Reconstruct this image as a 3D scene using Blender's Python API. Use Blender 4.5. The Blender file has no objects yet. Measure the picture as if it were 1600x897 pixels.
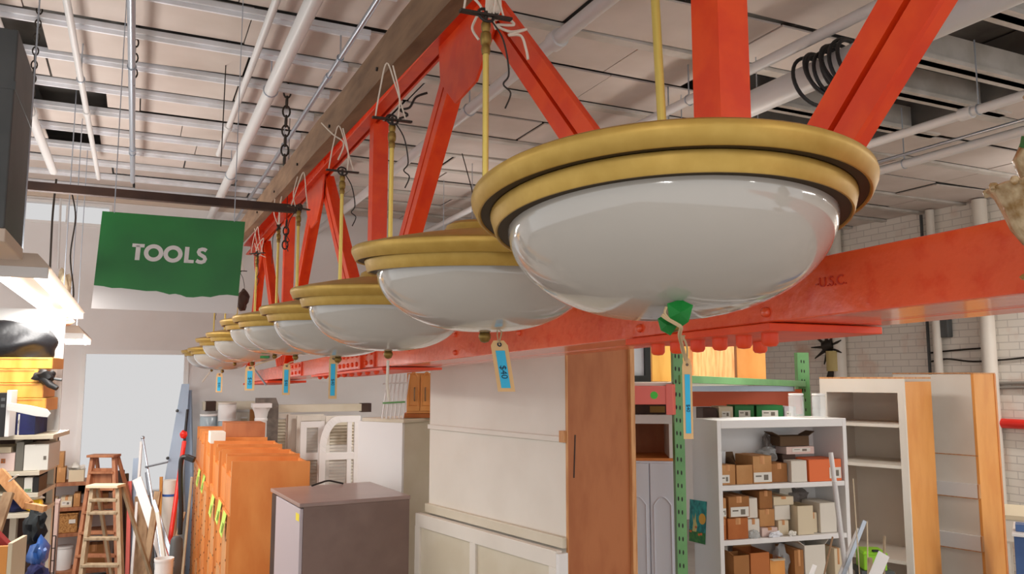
import bpy, bmesh, random
from math import *
from mathutils import Vector, Matrix, noise as mnoise
random.seed(7)
SC = bpy.context.scene
COL = SC.collection
# ------------------------------------------------------------------ camera model
f = 1250.; XV, YV = 210., 590.; H = 2.15
pch = atan((YV-448.5)/f); yaw = atan((800-XV)/hypot(f, YV-448.5))
CR = (cos(yaw), -sin(yaw), 0.); CW = (sin(yaw), cos(yaw), 0.)
CF = (CW[0]*cos(pch), CW[1]*cos(pch), sin(pch)); CU = (-CW[0]*sin(pch), -CW[1]*sin(pch), cos(pch))
def ray(x, y): return tuple(CF[i]*f+CR[i]*(x-800)-CU[i]*(y-448.5) for i in range(3))
def onZ(x, y, z):
    d = ray(x, y); t = (z-H)/d[2]; return Vector((d[0]*t, d[1]*t, z))
def onX(x, y, X):
    d = ray(x, y); t = X/d[0]; return Vector((X, d[1]*t, H+d[2]*t))
def onY(x, y, Y):
    d = ray(x, y); t = Y/d[1]; return Vector((d[0]*t, Y, H+d[2]*t))
def at(x, y, dd):
    d = ray(x, y); t = dd/(d[0]*CW[0]+d[1]*CW[1]); return Vector((d[0]*t, d[1]*t, H+d[2]*t))
def dirv(a): return Vector((sin(radians(a)), cos(radians(a)), 0))
def reach(C, a, px, py=640):
    """distance from C along heading a to the vertical plane through photo column px"""
    r = ray(px, py); u = dirv(a)
    det = u.x*(-r[1]) - (-r[0])*u.y
    return (-C.x*(-r[1]) - (-r[0])*(-C.y))/det
def depth_of(P): return P.x*CW[0]+P.y*CW[1]

# ------------------------------------------------------------------ materials
MATS = {}
def mat(name, col, rough=.6, metal=0., col2=None, scale=6., stretch=(1, 1, 1), bump=0., detail=4., spec=.5, lo=.4, hi=.62, coat=0., trans=0., alpha=1.):
    if name in MATS: return MATS[name]
    m = bpy.data.materials.new(name); m.use_nodes = True
    nt = m.node_tree; b = nt.nodes['Principled BSDF']
    b.inputs['Base Color'].default_value = (*col, 1); b.inputs['Roughness'].default_value = rough
    b.inputs['Metallic'].default_value = metal; b.inputs['Specular IOR Level'].default_value = spec
    b.inputs['Coat Weight'].default_value = coat; b.inputs['Coat Roughness'].default_value = .08
    b.inputs['Transmission Weight'].default_value = trans; b.inputs['Alpha'].default_value = alpha
    if col2 or bump:
        tc = nt.nodes.new('ShaderNodeTexCoord'); mp = nt.nodes.new('ShaderNodeMapping')
        mp.inputs['Scale'].default_value = stretch; nt.links.new(tc.outputs['Object'], mp.inputs['Vector'])
        nz = nt.nodes.new('ShaderNodeTexNoise'); nz.inputs['Scale'].default_value = scale; nz.inputs['Detail'].default_value = detail
        nt.links.new(mp.outputs['Vector'], nz.inputs['Vector'])
        if col2:
            rp = nt.nodes.new('ShaderNodeValToRGB'); rp.color_ramp.elements[0].position = lo; rp.color_ramp.elements[1].position = hi
            rp.color_ramp.elements[0].color = (*col, 1); rp.color_ramp.elements[1].color = (*col2, 1)
            nt.links.new(nz.outputs['Fac'], rp.inputs['Fac']); nt.links.new(rp.outputs['Color'], b.inputs['Base Color'])
        if bump:
            bp = nt.nodes.new('ShaderNodeBump'); bp.inputs['Strength'].default_value = bump; bp.inputs['Distance'].default_value = .01
            nt.links.new(nz.outputs['Fac'], bp.inputs['Height']); nt.links.new(bp.outputs['Normal'], b.inputs['Normal'])
    MATS[name] = m
    return m
def emat(name, col, s):
    m = bpy.data.materials.new(name); m.use_nodes = True; nt = m.node_tree
    b = nt.nodes['Principled BSDF']; b.inputs['Base Color'].default_value = (.8, .8, .8, 1)
    b.inputs['Emission Color'].default_value = (*col, 1); b.inputs['Emission Strength'].default_value = s
    MATS[name] = m; return m
def sr(r, g, b):   # picture value -> linear
    return tuple(((c/255.+.055)/1.055)**2.4 if c > 10 else c/255./12.92 for c in (r, g, b))

red = mat('red_paint', sr(244, 78, 18), .42, 0, sr(234, 64, 14), 9, bump=.15, lo=.42, hi=.6)
redchord = mat('red_chord_paint', sr(246, 96, 54), .22, 0, sr(234, 72, 34), 30, bump=.2, lo=.5, hi=.75, spec=.6, coat=.4)
gold = mat('brushed_gold', sr(196, 160, 80), .42, .5, sr(186, 150, 70), 40, lo=.3, hi=.7)
golddk = mat('bronze_recess', sr(70, 58, 40), .6, .5)  # shade under the rim rings put into a darker gold colour
rodgold = mat('rod_brass', sr(216, 190, 100), .35, .6)
bowl = mat('opal_glass', sr(190, 184, 175), .08, 0, None, coat=.6)
brass = mat('aged_brass', sr(140, 112, 58), .4, .8)
timber = mat('beam_timber', sr(146, 114, 86), .8, 0, sr(110, 82, 60), 6, (3, .6, 3), .3, lo=.3, hi=.7)
paintwall = mat('wall_paint', sr(230, 226, 224), .75, 0, sr(222, 217, 214), 1.2)
tile = mat('ceiling_panel', sr(206, 194, 186), .9, 0, sr(184, 170, 160), 1.3, lo=.35, hi=.7)
joistm = mat('joist_white', sr(226, 226, 230), .5, 0, sr(206, 204, 204), 4)
purlinm = mat('purlin_paint', sr(196, 188, 180), .6, 0, sr(176, 168, 158), 4)
deckm = mat('roof_deck_grey', sr(120, 116, 110), .85, 0, sr(92, 88, 84), 2)
pipem = mat('pipe_paint', sr(210, 208, 206), .4)
galv = mat('galvanised_steel', sr(180, 188, 198), .3, .7)
chainm = mat('chain_steel', sr(58, 52, 46), .5, .6)
blackm = mat('black_rubber', sr(28, 26, 26), .5)
blackw = mat('black_wire', sr(40, 34, 30), .6)
stringm = mat('white_string', sr(224, 212, 196), .9)
twine = mat('twine', sr(196, 170, 130), .9)
tagm = mat('manila_tag', sr(224, 182, 128), .8)
tagblue = mat('blue_label', sr(48, 180, 222), .6)
ink = mat('ink', sr(22, 40, 66), .8)
greencloth = mat('green_tape', sr(16, 138, 52), .5, 0, sr(8, 110, 40), 12)
signgreen = mat('sign_green', sr(38, 136, 56), .45, 0, sr(28, 104, 48), 1.6, (1, 1, 1), lo=.35, hi=.65)
signwhite = mat('sign_white', sr(226, 220, 218), .5)
darkduct = mat('dark_grey_metal', sr(86, 88, 88), .55, .1, sr(74, 76, 76), 3)
tan = mat('tan_metal', sr(206, 186, 168), .5)
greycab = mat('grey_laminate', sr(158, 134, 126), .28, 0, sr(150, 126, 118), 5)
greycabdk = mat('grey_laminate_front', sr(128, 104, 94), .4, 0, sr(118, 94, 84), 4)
greydoor = mat('grey_door_laminate', sr(186, 174, 178), .4)
orangewood = mat('orange_plywood', sr(222, 138, 64), .5, 0, sr(210, 120, 46), 3, (2, 2, .8))
orangewood2 = mat('orange_frame_wood', sr(224, 146, 74), .5, 0, sr(204, 116, 50), 5, (5, 5, .5))
brownply = mat('brown_plywood', sr(178, 108, 62), .6, 0, sr(164, 94, 50), 3, (3, 3, 1))
edgewood = mat('pine_edge', sr(214, 158, 104), .6, 0, sr(190, 128, 76), 9, (6, 6, .6))
cream = mat('cream_paint', sr(228, 220, 208), .45, 0, sr(220, 211, 198), 2)
creamdk = mat('cream_old_paint', sr(216, 206, 186), .5, 0, sr(206, 194, 170), 3)
white = mat('white_paint', sr(232, 229, 226), .4)
whiteblue = mat('white_door_paint', sr(222, 226, 236), .4)
yelwood = mat('yellow_maple', sr(238, 182, 84), .45, 0, sr(226, 160, 62), 4, (3, 3, .6))
yelwood2 = mat('orange_maple', sr(236, 164, 84), .45, 0, sr(226, 148, 66), 3, (2, 2, .8))
rackgreen = mat('rack_green', sr(118, 178, 112), .4, 0, sr(104, 164, 100), 5)
rackorange = mat('rack_orange', sr(244, 108, 56), .4)
rackpink = mat('rack_pink', sr(232, 110, 96), .4)
cardboard = mat('cardboard', sr(196, 146, 94), .8, 0, sr(182, 130, 78), 5)
cardboard2 = mat('dark_cardboard', sr(166, 112, 62), .8, 0, sr(150, 98, 50), 5)
cardred = mat('red_brown_cardboard', sr(188, 112, 58), .8, 0, sr(172, 96, 44), 5)
carddk = mat('shaded_flap_cardboard', sr(92, 68, 44), .85)  # one dark brown for flaps, a tray and two planks
paper = mat('paper', sr(226, 222, 212), .8)
pinkpaper = mat('pink_paper', sr(222, 196, 186), .8)
boxwhite = mat('white_carton', sr(222, 214, 200), .7)
boxcream = mat('cream_carton', sr(216, 200, 170), .7)
orangebox = mat('orange_carton', sr(230, 110, 50), .5)
darkbrown = mat('dark_brown', sr(70, 46, 34), .7, 0, sr(54, 34, 26), 5)
plastic = mat('clear_plastic', sr(200, 204, 204), .2, 0, None, alpha=.45, bump=.5, scale=20)
darkplastic = mat('smoky_plastic', sr(120, 110, 104), .25, 0, None, alpha=.7, bump=.5, scale=20)
glass = mat('window_glass', (1, 1, 1), .02, 0, None, alpha=.15)
dimpane = bpy.data.materials.new('dusty_pane'); dimpane.use_nodes = True; _n = dimpane.node_tree; _n.nodes.clear()  # grey tint added to dim the bright sky behind the window
_t = _n.nodes.new('ShaderNodeBsdfTransparent'); _t.inputs[0].default_value = (.775, .765, .76, 1); _o = _n.nodes.new('ShaderNodeOutputMaterial'); _n.links.new(_t.outputs[0], _o.inputs[0])
limegreen = mat('lime_plastic', sr(148, 212, 40), .4)
navy = mat('navy_cloth', sr(34, 38, 92), .8, 0, sr(24, 28, 66), 8)
bluebag = mat('blue_plastic', sr(56, 104, 178), .35, 0, sr(34, 70, 140), 8)
bluebox = mat('blue_panel', sr(72, 102, 152), .5, 0, sr(60, 88, 136), 6)
yellowbag = mat('yellow_plastic', sr(242, 196, 40), .4)
maroon = mat('maroon_box', sr(150, 44, 42), .6)
teal = mat('poster_teal', sr(50, 166, 160), .6, 0, sr(24, 116, 116), 30)
postergreen = mat('poster_green', sr(70, 140, 62), .6, 0, sr(40, 110, 60), 40)
sunyel = mat('poster_sun', sr(236, 176, 66), .6)
limetag = mat('lime_tag', sr(196, 226, 100), .7)
floorm = mat('concrete', sr(160, 152, 144), .55, 0, sr(140, 132, 124), 1.5)
poleRed = mat('red_pole', sr(232, 48, 36), .4)
oldwood = mat('old_wood', sr(170, 138, 104), .7, 0, sr(140, 108, 78), 5, (5, 5, .5))
ladderwood = mat('ladder_wood', sr(166, 146, 118), .6, 0, sr(142, 120, 92), 5, (5, 5, .5))
ladderred = mat('red_ladder_wood', sr(170, 112, 76), .6, 0, sr(150, 92, 58), 5, (5, 5, .5))
wicker = mat('wicker', sr(196, 146, 86), .8, 0, sr(150, 100, 50), 60, bump=.8)
bluegrey = mat('blue_grey_board', sr(168, 184, 204), .5)
crystal = mat('shell_glass', sr(206, 184, 148), .25, 0, sr(150, 116, 70), 40, bump=.5)
glassgreen = mat('glass_green', sr(60, 110, 60), .4)

# ------------------------------------------------------------------ mesh builder
class MB:
    def __init__(s): s.v = []; s.f = []
    def add(s, vs, fs):
        b = len(s.v); s.v += [Vector(v) for v in vs]; s.f += [tuple(b+i for i in q) for q in fs]; return s
    def hexa(s, p):  # 4 bottom ccw, 4 top
        return s.add(p, [(3, 2, 1, 0), (4, 5, 6, 7), (0, 1, 5, 4), (1, 2, 6, 5), (2, 3, 7, 6), (3, 0, 4, 7)])
    def box(s, a, b):
        x0, y0, z0 = a; x1, y1, z1 = b
        return s.hexa([(x0, y0, z0), (x1, y0, z0), (x1, y1, z0), (x0, y1, z0), (x0, y0, z1), (x1, y0, z1), (x1, y1, z1), (x0, y1, z1)])
    def fb(s, F, u0, u1, v0, v1, z0, z1, lean=0.):
        P = lambda u, v, z: F.p(u, v+lean*(z-z0), z)
        return s.hexa([P(u0, v0, z0), P(u1, v0, z0), P(u1, v1, z0), P(u0, v1, z0), P(u0, v0, z1), P(u1, v0, z1), P(u1, v1, z1), P(u0, v1, z1)])
    def bar(s, a, b, w, t, side=None):   # rectangular bar a->b, w along side, t along the other
        a = Vector(a); b = Vector(b); d = (b-a).normalized()
        sd = Vector(side) if side is not None else (d.cross(Vector((0, 0, 1))) if abs(d.z) < .95 else d.cross(Vector((0, 1, 0))))
        sd = (sd - d*sd.dot(d)).normalized(); n = d.cross(sd)
        h = lambda c: [c-sd*w/2-n*t/2, c+sd*w/2-n*t/2, c+sd*w/2+n*t/2, c-sd*w/2+n*t/2]
        return s.hexa(h(a)+h(b))
    def cyl(s, a, b, r, r2=None, n=14, caps=True):
        return s.tube([a, b], r, n, r2, caps)
    def tube(s, pts, r, n=8, r2=None, caps=True, closed=False):
        pts = [Vector(p) for p in pts]; N = len(pts); b0 = len(s.v); prev = None
        for i, p in enumerate(pts):
            if closed: d = (pts[(i+1) % N]-pts[i-1])
            else: d = (pts[min(i+1, N-1)]-pts[max(i-1, 0)])
            d.normalize()
            if prev is None:
                q = d.cross(Vector((0, 0, 1)) if abs(d.z) < .9 else Vector((1, 0, 0))).normalized()
            else:
                q = prev-d*prev.dot(d)
                q = q.normalized() if q.length > 1e-6 else d.orthogonal().normalized()
            prev = q; w = d.cross(q)
            rr = r if r2 is None else r+(r2-r)*i/(N-1)
            for k in range(n):
                t = 2*pi*k/n; s.v.append(p+(q*cos(t)+w*sin(t))*rr)
        M = N if closed else N-1
        for i in range(M):
            i2 = (i+1) % N
            for k in range(n):
                k2 = (k+1) % n
                s.f.append((b0+i*n+k, b0+i*n+k2, b0+i2*n+k2, b0+i2*n+k))
        if caps and not closed:
            s.f.append(tuple(b0+k for k in reversed(range(n)))); s.f.append(tuple(b0+(N-1)*n+k for k in range(n)))
        return s
    def lathe(s, prof, c=(0, 0, 0), n=48, close=False, wob=None):
        c = Vector(c); b0 = len(s.v); m = len(prof)
        for k in range(n):
            t = 2*pi*k/n
            for j, (r, z) in enumerate(prof):
                q = 1. if wob is None else 1+wob(t, j/(m-1.))
                s.v.append(c+Vector((r*q*cos(t), r*q*sin(t), z)))
        for k in range(n):
            k2 = (k+1) % n
            for j in range(m-1 if not close else m):
                j2 = (j+1) % m
                s.f.append((b0+k*m+j, b0+k2*m+j, b0+k2*m+j2, b0+k*m+j2))
        return s
    def prism(s, pts, off):   # polygon of 3D points extruded by off
        n = len(pts); off = Vector(off); b = len(s.v)
        s.v += [Vector(p) for p in pts]+[Vector(p)+off for p in pts]
        s.f.append(tuple(b+i for i in range(n))); s.f.append(tuple(b+n+i for i in reversed(range(n))))
        for i in range(n):
            j = (i+1) % n; s.f.append((b+i, b+n+i, b+n+j, b+j))
        return s
    def blob(s, c, rx, ry, rz, seed=0, amp=.25, fr=1.6, sub=3, flat=False):
        bm = bmesh.new(); bmesh.ops.create_icosphere(bm, subdivisions=sub, radius=1)
        b = len(s.v); c = Vector(c); bm.verts.ensure_lookup_table()
        for v in bm.verts:
            q = v.co.copy(); k = 1+amp*mnoise.noise(q*fr+Vector((seed*3.1, seed*1.7, seed)))*1.8
            z = q.z*k
            if flat and z < -.55: z = -.55
            s.v.append(c+Vector((q.x*k*rx, q.y*k*ry, z*rz)))
        s.f += [tuple(b+v.index for v in q.verts) for q in bm.faces]; bm.free(); return s
    def build(s, name, m, parent=None, smooth=False, bevel=0., seg=2):
        o = Vector((0, 0, 0))
        if parent is not None:
            r = parent
            while r.parent is not None: r = r.parent
            o = r.location if r.type == 'EMPTY' or r.get('_o') else Vector((0, 0, 0))
        me = bpy.data.meshes.new(name)
        if parent is None and s.v:   # a thing of one mesh: origin at its base centre
            lo = [min(v[i] for v in s.v) for i in range(3)]; hi = [max(v[i] for v in s.v) for i in range(3)]
            o = Vector(((lo[0]+hi[0])/2, (lo[1]+hi[1])/2, lo[2]))
        me.from_pydata([v-o for v in s.v], [], s.f); me.validate()
        bm = bmesh.new(); bm.from_mesh(me); bmesh.ops.recalc_face_normals(bm, faces=bm.faces); bm.to_mesh(me); bm.free()
        if smooth:
            for p in me.polygons: p.use_smooth = True
            me.set_sharp_from_angle(angle=radians(38))
        if m is not None: me.materials.append(m)
        ob = bpy.data.objects.new(name, me); COL.objects.link(ob)
        if parent is None: ob.location = o; ob['_o'] = 1
        else: ob.parent = parent
        if bevel:
            md = ob.modifiers.new('bevel', 'BEVEL'); md.width = bevel; md.segments = seg; md.limit_method = 'ANGLE'
        return ob
class Fr:
    def __init__(s, o, a, av=None):
        s.o = Vector((o[0], o[1], 0)); s.u = dirv(a); s.v = dirv(a-90 if av is None else av)
    def p(s, u, v, z): return s.o+s.u*u+s.v*v+Vector((0, 0, z))
def tag(o, label, cat, group=None, kind=None):
    if label: o['label'] = label
    if cat: o['category'] = cat
    if group: o['group'] = group
    if kind: o['kind'] = kind
    return o
def thing(name, label, cat, loc=(0, 0, 0), group=None):
    o = bpy.data.objects.new(name, None); COL.objects.link(o); o.location = loc; o.empty_display_size = .1
    return tag(o, label, cat, group)
def struct(o): o['kind'] = 'structure'; return o
def dup(root, loc, label=None, rot=None):
    r = root.copy(); COL.objects.link(r); r.location = loc
    if rot is not None: r.rotation_euler = rot
    if label: r['label'] = label
    for ch in list(root.children):
        c = ch.copy(); COL.objects.link(c); c.parent = r
        for g in list(ch.children):
            d = g.copy(); COL.objects.link(d); d.parent = c
    return r
def textmesh(txt, size, thick, name, m, parent, M):
    cu = bpy.data.curves.new('txt', 'FONT'); cu.body = txt; cu.size = size; cu.extrude = thick; cu.align_x = 'CENTER'; cu.align_y = 'CENTER'
    to = bpy.data.objects.new('txt', cu); COL.objects.link(to)
    dg = bpy.context.evaluated_depsgraph_get(); me = bpy.data.meshes.new_from_object(to.evaluated_get(dg))
    bpy.data.objects.remove(to); bpy.data.curves.remove(cu)
    me.transform(M); me.materials.clear(); me.materials.append(m)
    r = parent
    while r.parent is not None: r = r.parent
    me.transform(Matrix.Translation(-r.location))
    o = bpy.data.objects.new(name, me); COL.objects.link(o); o.parent = parent
    return o
def basis(o, ex, ey, ez):
    M = Matrix.Identity(4)
    for i in range(3): M[i][0] = ex[i]; M[i][1] = ey[i]; M[i][2] = ez[i]; M[i][3] = o[i]
    return M
# ------------------------------------------------------------------ camera, world
cam = bpy.data.cameras.new('camera'); co = bpy.data.objects.new('camera', cam); COL.objects.link(co)
cam.sensor_width = 36; cam.lens = 36*f/1600; cam.clip_start = .05
co.matrix_world = basis((0, 0, H), CR, CU, tuple(-c for c in CF)); SC.camera = co
wd = bpy.data.worlds.new('world'); SC.world = wd; wd.use_nodes = True
wd.node_tree.nodes['Background'].inputs[0].default_value = (.97, .985, 1, 1); wd.node_tree.nodes['Background'].inputs[1].default_value = 1.15
SC.view_settings.view_transform = 'Standard'; SC.view_settings.look = 'None'; SC.view_settings.gamma = 1; SC.view_settings.exposure = 0.0
SC.cycles.use_denoising = True; SC.cycles.max_bounces = 8
# ------------------------------------------------------------------ room shell
YB, XR, ZC = 10.2, 9.0, 4.25
struct(MB().box((-6, -4, -.1), (XR+.2, YB+.2, 0)).build('floor', floorm))
def px_on_back(x0, y0, x1, y1):
    a = onY(x0, y1, YB); b = onY(x1, y0, YB); return a.x, b.x, a.z, b.z
wx0, wx1, wz0, wz1 = px_on_back(113, 548, 296, 780)
cx0, cx1, cz0, cz1 = px_on_back(30, 321, 176, 346)
w = MB()
zt = ZC+.6
def wallseg(x0, x1, z0, z1): w.box((x0, YB, z0), (x1, YB+.2, z1))
wallseg(-6, wx0, 0, cz0); wallseg(wx1, XR+.2, 0, zt); wallseg(wx0, wx1, 0, wz0); wallseg(wx0, wx1, wz1, cz0)
wallseg(-6, cx0, cz0, zt); wallseg(cx0, min(cx1, wx1), cz1, zt); wallseg(cx1, wx1, cz0, zt)
struct(w.build('wall_back', paintwall))
def window(name, x0, x1, z0, z1, cols, rows, t, depth=.08):
    fr = MB()
    for a, b in ((x0, x0+t), (x1-t, x1)): fr.box((a, YB-.02, z0), (b, YB+depth, z1))
    for a, b in ((z0, z0+t), (z1-t, z1)): fr.box((x0+t, YB-.02, a), (x1-t, YB+depth, b))
    for k in range(1, cols):
        c = x0+(x1-x0)*k/cols; fr.box((c-.012, YB+.02, z0+t), (c+.012, YB+.06, z1-t))
    for k in range(1, rows):
        c = z0+(z1-z0)*k/rows; fr.box((x0+t, YB+.02, c-.012), (x1-t, YB+.06, c+.012))
    o = struct(fr.build(name, white))
    MB().box((x0+t, YB+.06, z0+t), (x1-t, YB+.066, z1-t)).build('pane', dimpane, o)
    return o
window('window_1', wx0, wx1, wz0, wz1, 1, 1, .05)
window('window_2', cx0, cx1, cz0, cz1, 2, 1, .03)
# painted block wall on the right
bw = bpy.data.materials.new('painted_brick'); bw.use_nodes = True; nt = bw.node_tree; pb = nt.nodes['Principled BSDF']; pb.inputs['Roughness'].default_value = .7
tc = nt.nodes.new('ShaderNodeTexCoord'); mp = nt.nodes.new('ShaderNodeMapping'); mp.inputs['Rotation'].default_value = (0, 0, 0)
sx = nt.nodes.new('ShaderNodeSeparateXYZ'); cb = nt.nodes.new('ShaderNodeCombineXYZ'); br = nt.nodes.new('ShaderNodeTexBrick')
nt.links.new(tc.outputs['Object'], sx.inputs[0]); nt.links.new(sx.outputs['Y'], cb.inputs['X']); nt.links.new(sx.outputs['Z'], cb.inputs['Y']); nt.links.new(cb.outputs[0], br.inputs['Vector'])
br.inputs['Color1'].default_value = (*sr(234, 227, 216), 1); br.inputs['Color2'].default_value = (*sr(228, 220, 209), 1); br.inputs['Mortar'].default_value = (*sr(204, 196, 186), 1)
br.inputs['Scale'].default_value = 1; br.inputs['Mortar Size'].default_value = .006; br.inputs['Brick Width'].default_value = .24; br.inputs['Row Height'].default_value = .085
nz = nt.nodes.new('ShaderNodeTexNoise'); nz.inputs['Scale'].default_value = 2.2; nz.inputs['Detail'].default_value = 10
rp = nt.nodes.new('ShaderNodeValToRGB'); rp.color_ramp.elements[0].position = .56; rp.color_ramp.elements[1].position = .8
mx = nt.nodes.new('ShaderNodeMix'); mx.data_type = 'RGBA'; mx.inputs['B'].default_value = (*sr(212, 176, 154), 1)
nt.links.new(tc.outputs['Object'], nz.inputs['Vector']); nt.links.new(nz.outputs['Fac'], rp.inputs['Fac']); nt.links.new(rp.outputs['Color'], mx.inputs['Factor'])
nt.links.new(br.outputs['Color'], mx.inputs['A']); nt.links.new(mx.outputs['Result'], pb.inputs['Base Color'])
struct(MB().box((XR, -4, 0), (XR+.2, YB, ZC+.6)).build('wall_right', bw))
# ------------------------------------------------------------------ ceiling: loose panels in rows between white joists
JY0 = onZ(200, 43, ZC).y; JS = .567
holeX0 = 4.35; holeX1 = 5.9; holeY0 = 2.0; holeY1 = 5.3
c = MB(); rr = random.Random(3)
missing = [onZ(95, 140, ZC), onZ(95, 206, ZC), onZ(14, 55, ZC), onZ(1180, 112, ZC)]
k0 = int((-4-JY0)/JS)-1
j = k0
while True:
    y0 = JY0+j*JS; y1 = y0+JS; j += 1
    if y0 > YB: break
    if y1 < -4: continue
    x = -6+rr.random()*1.2-1.2
    while x < XR:
        L = 1.2; a = max(x, -6); b = min(x+L, XR); x += L
        if b-a < .02: continue
        ym = (y0+y1)/2
        if y1 > holeY0+.3 and y0 < holeY1-.2:
            if a < holeX0 and b > holeX0: b = holeX0
            elif a >= holeX0 and b <= holeX1: continue
            elif a < holeX1 and b > holeX1: a = holeX1
            if b-a < .02: continue
        z = ZC+rr.uniform(-.006, .006)
        if any(a-.1 < m.x < b-.1 and y0 < m.y < y1 for m in missing):
            sp = [m for m in missing if a-.1 < m.x < b-.1 and y0 < m.y < y1][0]
            if sp.x-.3 > a: c.box((a+.004, y0+.004, z), (sp.x-.3, min(y1, YB)-.052, z+.012))
            if sp.x+.3 < b: c.box((sp.x+.3, y0+.004, z), (b-.004, min(y1, YB)-.052, z+.012))
            continue
        dz = rr.choice([0, 0, 0, 0, 0, 0, -.02])
        g = rr.choice([.003, .003, .005, .012])
        c.hexa([(a+g, y0+.003, z+dz), (b-g, y0+.003, z), (b-g, min(y1, YB)-.052, z), (a+g, min(y1, YB)-.052, z+dz),
                (a+g, y0+.003, z+.012+dz), (b-g, y0+.003, z+.012), (b-g, min(y1, YB)-.052, z+.012), (a+g, min(y1, YB)-.052, z+.012+dz)])
ceil = struct(c.build('ceiling', tile))
struct(MB().box((-6, -4, ZC+.52), (XR+.2, YB+.2, ZC+.6)).build('ceiling_deck', deckm))
for q in range(k0, 40):
    y = JY0+q*JS
    if y < -3.9 or y > YB-.05: continue
    MB().box((-6, y-.028, ZC-.035), (1.2, y+.028, ZC-.003)).box((-6, y-.008, ZC-.06), (1.2, y+.008, ZC-.035)).build('joist', joistm, ceil)
    if q % 2 == 0 or y > 6:
        segs = [(1.2, XR)] if not (holeY0 < y < holeY1) else [(1.2, holeX0), (holeX1, XR)]
        for a, b in segs: MB().box((a, y-.04, ZC-.03), (b, y+.04, ZC-.003)).build('joist', purlinm, ceil)
for px, py in ((1534, 12), (1369, 75), (1347, 131), (1312, 184)):
    y = onZ(px, py, ZC).y
    MB().box((holeX0-.3, y-.03, ZC-.02), (holeX1+.3, y+.03, ZC+.2)).box((holeX0-.3, y-.075, ZC-.02), (holeX1+.3, y+.075, ZC+.01)).build('purlin', purlinm, ceil)
for a, b in (((holeX0-.02, holeY0, ZC), (holeX0, holeY1, ZC+.5)), ((holeX1, holeY0, ZC), (holeX1+.02, holeY1, ZC+.5)), ((holeX0, holeY1-.15, ZC), (holeX1, holeY1-.13, ZC+.5))):
    MB().box(a, b).build('bay_side', deckm, ceil)
# tan wall-top ledge across the back wall above the sign
a0 = onY(40, 312, YB); b0 = onY(440, 352, YB)
struct(MB().box((-2.5, YB-.06, cz1+.03), (wx1+1.2, YB-.001, cz1+.16)).build('trim_1', tan))
# ------------------------------------------------------------------ pipes and conduits
def pipe(px, py, z, r, y0, y1, m, label, name='ceiling_pipe', hang=(), coupl=(), cat='pipe'):
    X = onZ(px, py, z).x
    t = thing(name, label, cat, (X, (y0+y1)/2, z))
    MB().cyl((X, y0, z), (X, y1, z), r, n=16).build('tube', m, t, True)
    for y in coupl: MB().cyl((X, y-.04, z), (X, y+.04, z), r*1.35, n=16).build('coupling', m, t, True)
    for y in hang:
        MB().cyl((X, y, z+r), (X, y, ZC), .005, n=6).tube([(X+(r+.004)*cos(a), y, z+(r+.004)*sin(a)) for a in [2*pi*i/14 for i in range(14)]], .004, 5, closed=True).build('hanger', galv, t)
    return t, X
Yz = lambda px, py, z: onZ(px, py, z).y
pipe(490, 0, 4.0, .042, 1, YB-.1, pipem, 'thick white ceiling pipe left of the timber beam, widest of the left-hand pipes', hang=(3, 5.2, 7.6))
pipe(590, 0, 4.05, .016, 1, YB-.05, galv, 'thin grey conduit under the ceiling nearest the timber beam', hang=(4.6, 6.6), coupl=(4.95,))
pipe(432, 0, 4.05, .021, 1, Yz(328, 240, 4.05), pipem, 'white pipe that stops short under the ceiling, left of the thickest pipe', hang=(3.9,), coupl=(6.3,))
pipe(205, 0, 3.95, .02, 1, Yz(197, 283, 3.95), galv, 'shiny steel conduit on the ceiling straight above the green sign', hang=(5, 7), coupl=(6.9,))
pipe(104, 0, 4.0, .019, 1, Yz(148, 278, 4.0), pipem, 'slim white conduit on the ceiling left of the shiny steel one', hang=(5.5,), coupl=(6.2,))
pipe(-22, 0, 3.9, .032, 1, Yz(88, 268, 3.9), pipem, 'leftmost white ceiling pipe with two couplings beside the dark grey housing', hang=(3.9,), coupl=(Yz(24, 124, 3.9), Yz(46, 176, 3.9)))
pipe(948, 0, 4.0, .04, 0, YB-.05, pipem, 'pale ceiling pipe passing behind the red diagonals above the nearest lamps', hang=(3.1, 5), coupl=(Yz(868, 62, 4.0),))
pipe(1300, 45, 4.0, .032, 0, YB-.05, pipem, 'white pipe running above the fat duct on the right-hand ceiling', hang=(2.4, 4.2))
fat, fatX = pipe(1400, 62, 3.85, .078, -1, YB-.05, pipem, 'fat white round duct on the right ceiling with a black cable looped on it', 'round_duct', hang=(1.2, 4.6), coupl=(4.9,), cat='duct')
pipe(1470, 190, 3.8, .03, -1, YB-.05, pipem, 'straight white pipe hanging below the open dark roof bay at right', hang=(Yz(1524, 170, 3.8),), coupl=(3.2,))
pipe(1500, 232, 3.8, .034, -1, YB-.05, pipem, 'lowest white pipe on the right-hand ceiling beside a thin conduit', hang=(4.2,))
pipe(1500, 216, 3.85, .012, -1, YB-.05, galv, 'thin grey conduit just above the lowest right-hand ceiling pipe')
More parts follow.
